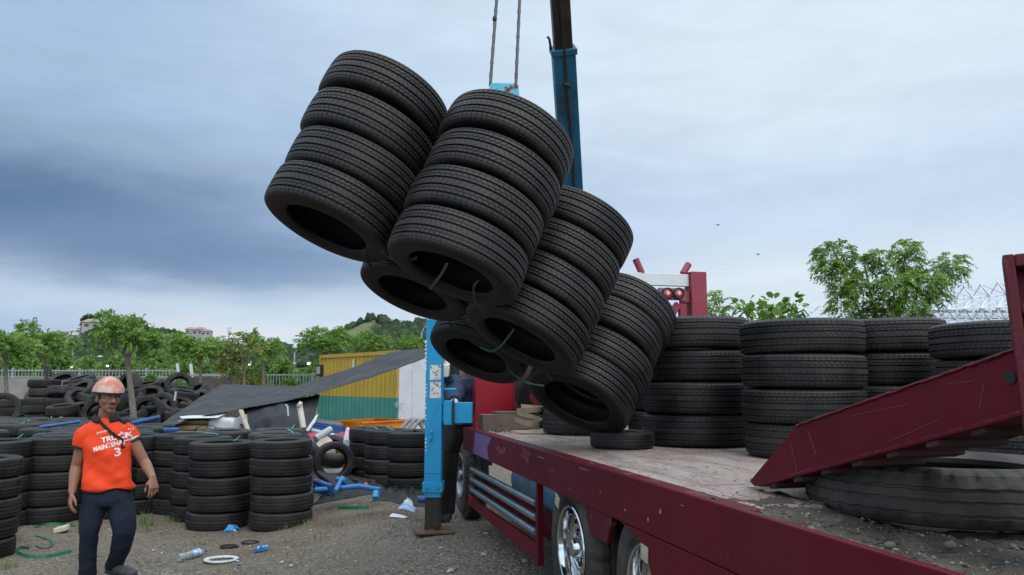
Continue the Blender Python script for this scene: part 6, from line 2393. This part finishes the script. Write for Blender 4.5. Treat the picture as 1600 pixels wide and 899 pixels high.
# cuffs, collar
m = MB(); a, b_ = J(126.3, 695.5, -.067), J(125.4, 699.5, -.065); m.tube([a, b_], [.0622, .0626], 26, up=(.3, 1, .1)); m.build('sleeve_cuff', black_cloth, jer, smooth=40)
m = MB(); a, b_ = J(208.6, 686.8, .089), J(211, 690.4, .091); m.tube([a, b_], [.0595, .0598], 26, up=(.3, 1, .1)); m.build('sleeve_cuff', black_cloth, jer, smooth=40)
m = MB(); vs, fs = [], []
NC = 30
for k in range(NC + 1):
    a = PI * .5 + .38 + (2 * PI - .76) * k / NC           # open at the throat
    dn_ = rb * math.cos(a) + fb * math.sin(a)
    c = J(165, 657, .01)
    front = max(0, math.sin(a))
    vs += [c + rb * (math.cos(a) * .072) + fb * (math.sin(a) * .072) + UP * (.050 - .024 * front), c + rb * (math.cos(a) * .084) + fb * (math.sin(a) * .084) + UP * (.046 - .024 * front),
           c + rb * (math.cos(a) * .108) + fb * (math.sin(a) * .100) + UP * (.014 - .036 * front)]
for k in range(NC):
    for j in range(2): fs.append((k * 3 + j, k * 3 + j + 1, k * 3 + 4 + j, k * 3 + 3 + j))
m.add(vs, fs); cl_ = m.build('collar', black_cloth, jer, smooth=60); mo = cl_.modifiers.new('thickness', 'SOLIDIFY'); mo.thickness = .006
# cross-body strap
m = MB(); pts = [J(153, 650.5, .045), J(151.5, 653, .005)] + [on_shirt(px, py, .005) for px, py in ((153, 658), (157, 663), (163, 669), (170, 676), (178, 683), (186, 689.5), (193, 695), (198.5, 699.5))] + [J(203.5, 703.5, .045), J(203, 708, .13)]
m.ribbon(pts, [Vector((.6, .1, .8))] * len(pts), .026, .003); m.build('bag_strap', black_cloth, pman, smooth=60)


def print_text(txt, px, py, size, ang, bold=.0, parent=None, nm='lettering', sx=1.0, mt=None):
    cu = bpy.data.curves.new(nm, 'FONT'); cu.body = txt; cu.size = size; cu.align_x = 'CENTER'; cu.align_y = 'CENTER'; cu.offset = bold; cu.resolution_u = 3
    o = bpy.data.objects.new('tmp', cu); COL.objects.link(o)
    me = bpy.data.meshes.new_from_object(o.evaluated_get(bpy.context.evaluated_depsgraph_get()))
    bpy.data.objects.remove(o); bpy.data.curves.remove(cu)
    import bmesh
    bm = bmesh.new(); bm.from_mesh(me); bmesh.ops.triangulate(bm, faces=bm.faces)
    bmesh.ops.subdivide_edges(bm, edges=[e for e in bm.edges if e.calc_length() > .012], cuts=1)
    bm.to_mesh(me); bm.free()
    c = J(px, py, -.1); ca_, sa_ = math.cos(ang), math.sin(ang)
    for v in me.vertices:
        x, y = v.co.x * sx, v.co.y
        w_ = Vector((c.x + x * ca_ - y * sa_, YM - 1, c.z + x * sa_ + y * ca_))
        h = sh_bvh.ray_cast(w_, Vector((0, 1, 0)), 3)
        if h[0] is None: h = sh_bvh.find_nearest(Vector((w_.x, YM - .1, w_.z)))
        v.co = h[0] + Vector((0, -1, 0)) * .0022
    me.materials.append(mt or letter)
    return put(nm, me, parent or jer)


print_text('TRUCK', 176.5, 684.5, .056, rad(14), .0018, sx=.95)
print_text('MAINTENANCE', 175.5, 695, .050, rad(17), .0016, sx=.74)
print_text('3', 181, 707.5, .086, rad(8), .0022, sx=1.05)
for (px, py, w_, n, tl) in ((160, 675, .075, 6, .28), (198, 671.5, .095, 8, .1)):      # small illegible chest marks
    m = MB()
    for k in range(n):
        q_ = on_shirt(px + (k - n / 2) * w_ / n * 193, py - (k - n / 2) * w_ / n * 193 * tl, .002)
        m.box(q_, (w_ / n * .7, .003, .016 - .006 * (k % 2)))
    m.build('chest_mark', letter, jer)
# jeans
tm = MB()
loft(tm, [(J(169, 750), rb * .140, fb * .080), (J(169, 764), rb * .155, fb * .090), (J(169, 771), rb * .172, fb * .104), (J(169, 782), rb * .186, fb * .116), (J(169, 790), rb * .176, fb * .105)], 32)
tm.tube([J(150, 778, -.03), J(146, 796, -.05), J(141, 815, -.07), J(139.5, 832, -.085), J(138, 852, -.07), J(137, 875, -.05), J(136.5, 901, -.03)], [.090, .094, .082, .070, .064, .062, .065], 24, up=(1, .2, .1))
tm.tube([J(187, 778, .03), J(190, 797, .01), J(193, 815, -.02), J(194, 830, -.03), J(191, 848, .0), J(185.5, 865, .05), J(179.5, 880, .10), J(177, 885, .115)], [.090, .098, .092, .084, .077, .068, .064, .064], 24, up=(1, .2, .1))
def jf(p):
    return noise.noise((p.x * 9 + p.z * 4, p.z * 13, p.y * 9)) * .0055 + noise.noise((p.x * 22, p.z * 30, p.y * 20)) * .003
put('jeans', fuse(tm, 'jeans', jeans, .0075, 9, disp=jf), pman)
# shoes
for (hl, to, nm) in ((J(171, 887, .13), J(211, 896.5, -.03), 'r'), (J(139, 905, .02), J(139, 922, -.22), 'l')):
    d = (to - hl); d.z *= .5; L_ = d.length; d.normalize(); s = d.cross(UP).normalized()
    hz = max(hl.z, .05)
    m = MB()
    loft(m, [(hl - d * .02 + UP * .0, s * .03, UP * .035), (hl + d * .03, s * .040, UP * .052), (hl.lerp(to, .38) + UP * .0, s * .043, UP * .045), (hl.lerp(to, .7), s * .049, UP * .032), (hl.lerp(to, .92), s * .042, UP * .024), (to, s * .02, UP * .014)], 20)
    sh_ = put('shoe', fuse(m, 'shoe', shoe_m, .005, 3), pman)
    m = MB(); loft(m, [(hl - d * .02 - UP * .036, s * .03, UP * .01), (hl.lerp(to, .4) - UP * .042, s * .042, UP * .009), (hl.lerp(to, .75) - UP * .030, s * .051, UP * .009), (to - UP * .014, s * .025, UP * .008)], 16)
    m.build('sole', sole_m, sh_, smooth=50)

# crane operator behind the outrigger beam
Y2 = FY + .75
def K(px, py, dy=0): return at_y(px - 4 - 6 * sstep(640, 700, py), py, Y2 + dy)
op = empty('person', Vector((K(712, 700).x, Y2, G(K(712, 700).x, Y2))), 'crane operator in navy jacket and white gloves behind the blue outrigger beam', 'person')
m = MB()
head(m, K(731, 566, .05), Vector((.3, -.95, 0)), UP, .95)
m.tube([K(730, 594, .05), K(731, 572, .05)], [.06, .055], 14)
loft(m, [(K(722, 660), Vector((.13, 0, 0)), Vector((0, .09, 0))), (K(726, 590), Vector((.13, 0, 0)), Vector((0, .09, 0)))])
put('body', fuse(m, 'body', skin_m, .006, 2), op)
m = MB()
loft(m, [(K(722, 664), Vector((.17, 0, 0)), Vector((0, .12, 0))), (K(724, 632), Vector((.185, 0, 0)), Vector((0, .125, 0))), (K(727, 604), Vector((.20, 0, 0)), Vector((0, .125, 0))), (K(729, 593), Vector((.14, 0, 0)), Vector((0, .10, 0))), (K(730, 588), Vector((.07, 0, 0)), Vector((0, .07, 0)))])
m.tube([K(716, 596, -.02), K(717, 607, -.14), K(716, 619, -.28), K(713.5, 627, -.42)], [.085, .098, .088, .058], 18)
m.tube([K(748, 598, 0), K(756, 625, -.05), K(746, 640, -.25)], [.08, .065, .05], 16)
m.tube([K(716, 597, -.05), K(706, 596, -.18), K(701, 585, -.28)], [.07, .055, .045], 14)
put('jacket', fuse(m, 'jacket', navy, .009, 3, disp=lambda p: noise.noise((p.x * 12, p.y * 12, p.z * 16)) * .010), op)
glove_m = mat('white_glove', (.62, .59, .50), rough=.85, var=.1, dirt=(.05, .05, .05), dscale=14, dthr=(.62, .66))
m = MB(); hand(m, K(714, 627, -.42), Vector((-.02, -.55, -.75)), Vector((0, -.75, .5)), Vector((1, 0, 0)), .35, 1.25)
put('glove', fuse(m, 'glove', glove_m, .0055, 2), op)
m = MB(); hand(m, K(701, 586, -.28), Vector((-.1, -.1, 1)), Vector((0, -1, 0)), Vector((-1, 0, 0)), .6, 1.1)
put('glove', fuse(m, 'glove', glove_m, .0055, 2), op)
m = MB()
gz = op['_w'][2]
for (p0, p1, p2) in ((K(714, 655), K(704, 705, -.05), Vector((K(698, 760).x, Y2 + .05, gz + .07))), (K(724, 655), K(714, 705, .05), Vector((K(709, 760).x, Y2 + .1, gz + .07)))):
    m.tube([p0, p0.lerp(p1, .5), p1, p1.lerp(p2, .5), p2], [.105, .10, .085, .075, .07], 18, up=(1, .2, .1))
put('trousers', fuse(m, 'trousers', black_cloth, .009, 3, disp=jf), op)
for x_, y_ in ((K(698, 760).x, Y2 + .05), (K(709, 760).x, Y2 + .1)):
    m = MB(); loft(m, [(Vector((x_, y_ + .06, gz + .06)), Vector((.035, 0, 0)), UP * .05), (Vector((x_, y_ - .06, gz + .05)), Vector((.048, 0, 0)), UP * .045), (Vector((x_ - .01, y_ - .19, gz + .03)), Vector((.035, 0, 0)), UP * .025)], 16)
    m.build('boot', sole_m, op, smooth=60)

# ------------------------------------------------------------------ litter on the gravel
def lay(px, py): 
    p = on_g(px, py); return p
clear = mat('clear_plastic', (.80, .84, .86), rough=.12, trans=.75, spec=.5)
lab_m = mat('bottle_label', (.12, .38, .60), rough=.4, var=.3, vscale=60, dirt=(.65, .70, .74), dscale=40, dthr=(.45, .55))
a, b_ = lay(279, 879), lay(321, 866)
ax_ = (b_ - a); ax_.z = 0; L_ = ax_.length; ax_.normalize(); o_ = a + UP * .036
bt_e = empty('plastic_bottle', a, 'clear plastic water bottle with blue label lying on the gravel', 'bottle')
m = MB(); m.lathe([(.001, 0), (.028, 0), (.034, .01 * 1), (.034, L_ * .2), (.031, L_ * .23), (.034, L_ * .26), (.034, L_ * .72), (.024, L_ * .84), (.013, L_ * .90), (.013, L_ * .95)], o_, ax_, 24, closed=False); m.build('bottle_body', clear, bt_e, smooth=50)
m = MB(); m.lathe([(.0348, L_ * .44), (.0352, L_ * .45), (.0352, L_ * .73), (.0335, L_ * .745)], o_, ax_, 24, closed=False); m.build('label', lab_m, bt_e, smooth=50)
m = MB(); m.lathe([(.001, L_ * 1.0), (.015, L_ * 1.0), (.015, L_ * .94), (.001, L_ * .94)], o_, ax_, 20); m.build('cap', mat('blue_cap', (.02, .10, .45), rough=.4), bt_e, smooth=40)


def coil(px, py, r, turns, tr, mt, lab, nm='cable_coil', flat=.0, seed=0):
    c = lay(px, py); rr = random.Random(seed); pts = []
    for k in range(turns * 24):
        a_ = 2 * PI * k / 24
        ro = r * (1 + .10 * math.sin(a_ * .37 + seed) + .06 * math.sin(a_ * 1.3))
        pts.append(c + Vector((math.cos(a_) * ro * 1.15, math.sin(a_) * ro, tr * 1.3 + tr * 1.2 * abs(math.sin(a_ * .21 + seed)) + tr * .10 * (k // 24))))
    pts.append(pts[-1] + Vector((r * .6, -r * .3, -tr)))
    m = MB(); m.tube(pts, tr, 6)
    return tag(m.build(nm, mt, smooth=60), lab, 'cable')


coil(346, 877, .11, 7, .0065, mat('white_cable', (.60, .60, .61), rough=.5), 'coil of white cable lying beside the bottle', seed=1)
coil(358, 856, .062, 6, .006, black_cloth, 'small black cable coil, left of two on the gravel', seed=2)
coil(391, 849, .068, 4, .0045, black_cloth, 'looser black cable coil, right of two on the gravel', seed=4)
bluep = mat('blue_wrapper', (.02, .17, .42), rough=.35, var=.3, vscale=30, dirt=(.6, .65, .7), dscale=30, dthr=(.58, .62))
p = lay(410, 862)
m = MB(); m.frame(p + UP * .03, Vector((.95, .3, .1)).normalized(), Vector((-.3, .95, 0)).normalized(), Vector((-.1, 0, 1)).normalized(), .10, .05, .05); m.frame(p + Vector((-.055, -.02, .018)), Vector((1, 0, 0)), Vector((0, 1, 0)), UP, .03, .04, .03)
tag(m.build('drink_carton', bluep, bevel=.006), 'small bright blue drink carton on the gravel by the cable coil', 'carton')
def scrap(px, py, w_, d_, h_, mt, lab, cat, nm, seed=0, cr=.3, grp=None):
    c = lay(px, py); N = 10; vs = []
    for j in range(N + 1):
        for k in range(N + 1):
            u, v = k / N - .5, j / N - .5
            e = (1 - abs(2 * u) ** 3) * (1 - abs(2 * v) ** 3)
            wob = noise.noise((u * 3 + seed, v * 3, seed))
            x, y = c.x + u * w_ * (1 + cr * wob), c.y + v * d_ * (1 + cr * noise.noise((u * 4, v * 4 + seed, 7)))
            vs.append((x, y, G(x, y) + .006 + h_ * (e * (.5 + .7 * noise.noise((u * 5 + seed, v * 5, 2)) + .5))))
    m = MB(); n = N + 1
    m.add(vs, [(j * n + k, j * n + k + 1, (j + 1) * n + k + 1, (j + 1) * n + k) for j in range(N) for k in range(N)])
    o = m.build(nm, mt, smooth=40); sm_ = o.modifiers.new('thickness', 'SOLIDIFY'); sm_.thickness = .002
    return tag(o, lab, cat, grp)
scrap(362, 830, .15, .14, .05, bluep, 'crumpled blue wrapper at the foot of the front pair', 'wrapper', 'wrapper', 3)
litter_m = mat('grey_litter', (.34, .33, .32), rough=.8, var=.3, vscale=30)
paper = mat('white_paper', (.60, .61, .62), rough=.7, var=.05)
scrap(623, 807, .17, .22, .004, paper, 'flat white paper sheet on the gravel left of the crane foot', 'paper', 'paper', 5, .05)
scrap(637, 797, .20, .24, .05, mat('pale_blue_bag', (.30, .42, .58), rough=.5, var=.4, vscale=30), 'crumpled pale blue plastic bag behind the white paper', 'bag', 'plastic_bag', 7)
scrap(638, 791, .12, .14, .07, paper, 'crumpled white paper on the pale blue bag', 'paper', 'paper', 9)
p = lay(96, 832)
m = MB(); m.frame(p + UP * .035, Vector((.93, .2, .22)).normalized(), Vector((-.2, .95, 0)).normalized(), Vector((-.2, .0, .97)).normalized(), .13, .12, .055)
tag(m.build('stone_block', mat('cream_block', (.55, .49, .36), rough=.85, var=.12, bump=.3), bevel=.012), 'broken cream coloured block on the gravel left of the man', 'block')
for (pts, lab, w_) in (([(26, 866), (40, 871), (62, 873), (85, 870), (112, 864)], 'green strap lying in a curve at the lower left', .035), ([(26, 862), (32, 858), (46, 859)], 'short green strap beside the lower left curve', .03), ([(56, 838), (72, 843), (82, 850), (72, 858), (56, 854)], 'green strap loop beside the cream block', .022), ([(54, 826), (70, 821), (88, 820), (106, 822), (118, 824)], 'thin green strap behind the cream block', .022), ([(528, 796), (552, 796.5), (577, 796)], 'straight green strap on the gravel before the black tarps', .05)):
    P0 = [lay(*q_) + UP * .012 for q_ in pts]
    o = strap3(P0, 'strap', lab, w_, mat('ground_strap', (.012, .17, .085), rough=.45, var=.25, vscale=8), 'green straps lying on the gravel')
for i, (px, py, w_) in enumerate([(441, 880, .04), (756, 868, .05), (812, 842, .05), (700, 833, .03), (688, 858, .03), (760, 835, .03), (820, 878, .04), (455, 886, .03), (705, 893, .05), (240, 862, .025), (253, 866, .025), (374, 883, .03)]):
    scrap(px, py, w_, w_ * 1.3, .012, litter_m if i < 11 else bluep, 'small %s scrap of litter on the gravel %s' % ('white' if i < 11 else 'blue', 'beside the truck wheels' if px > 660 else 'by the man and bottle'), 'litter', 'litter', i * 3, .5, 'white litter scraps by the truck' if px > 660 else 'litter scraps near the man')
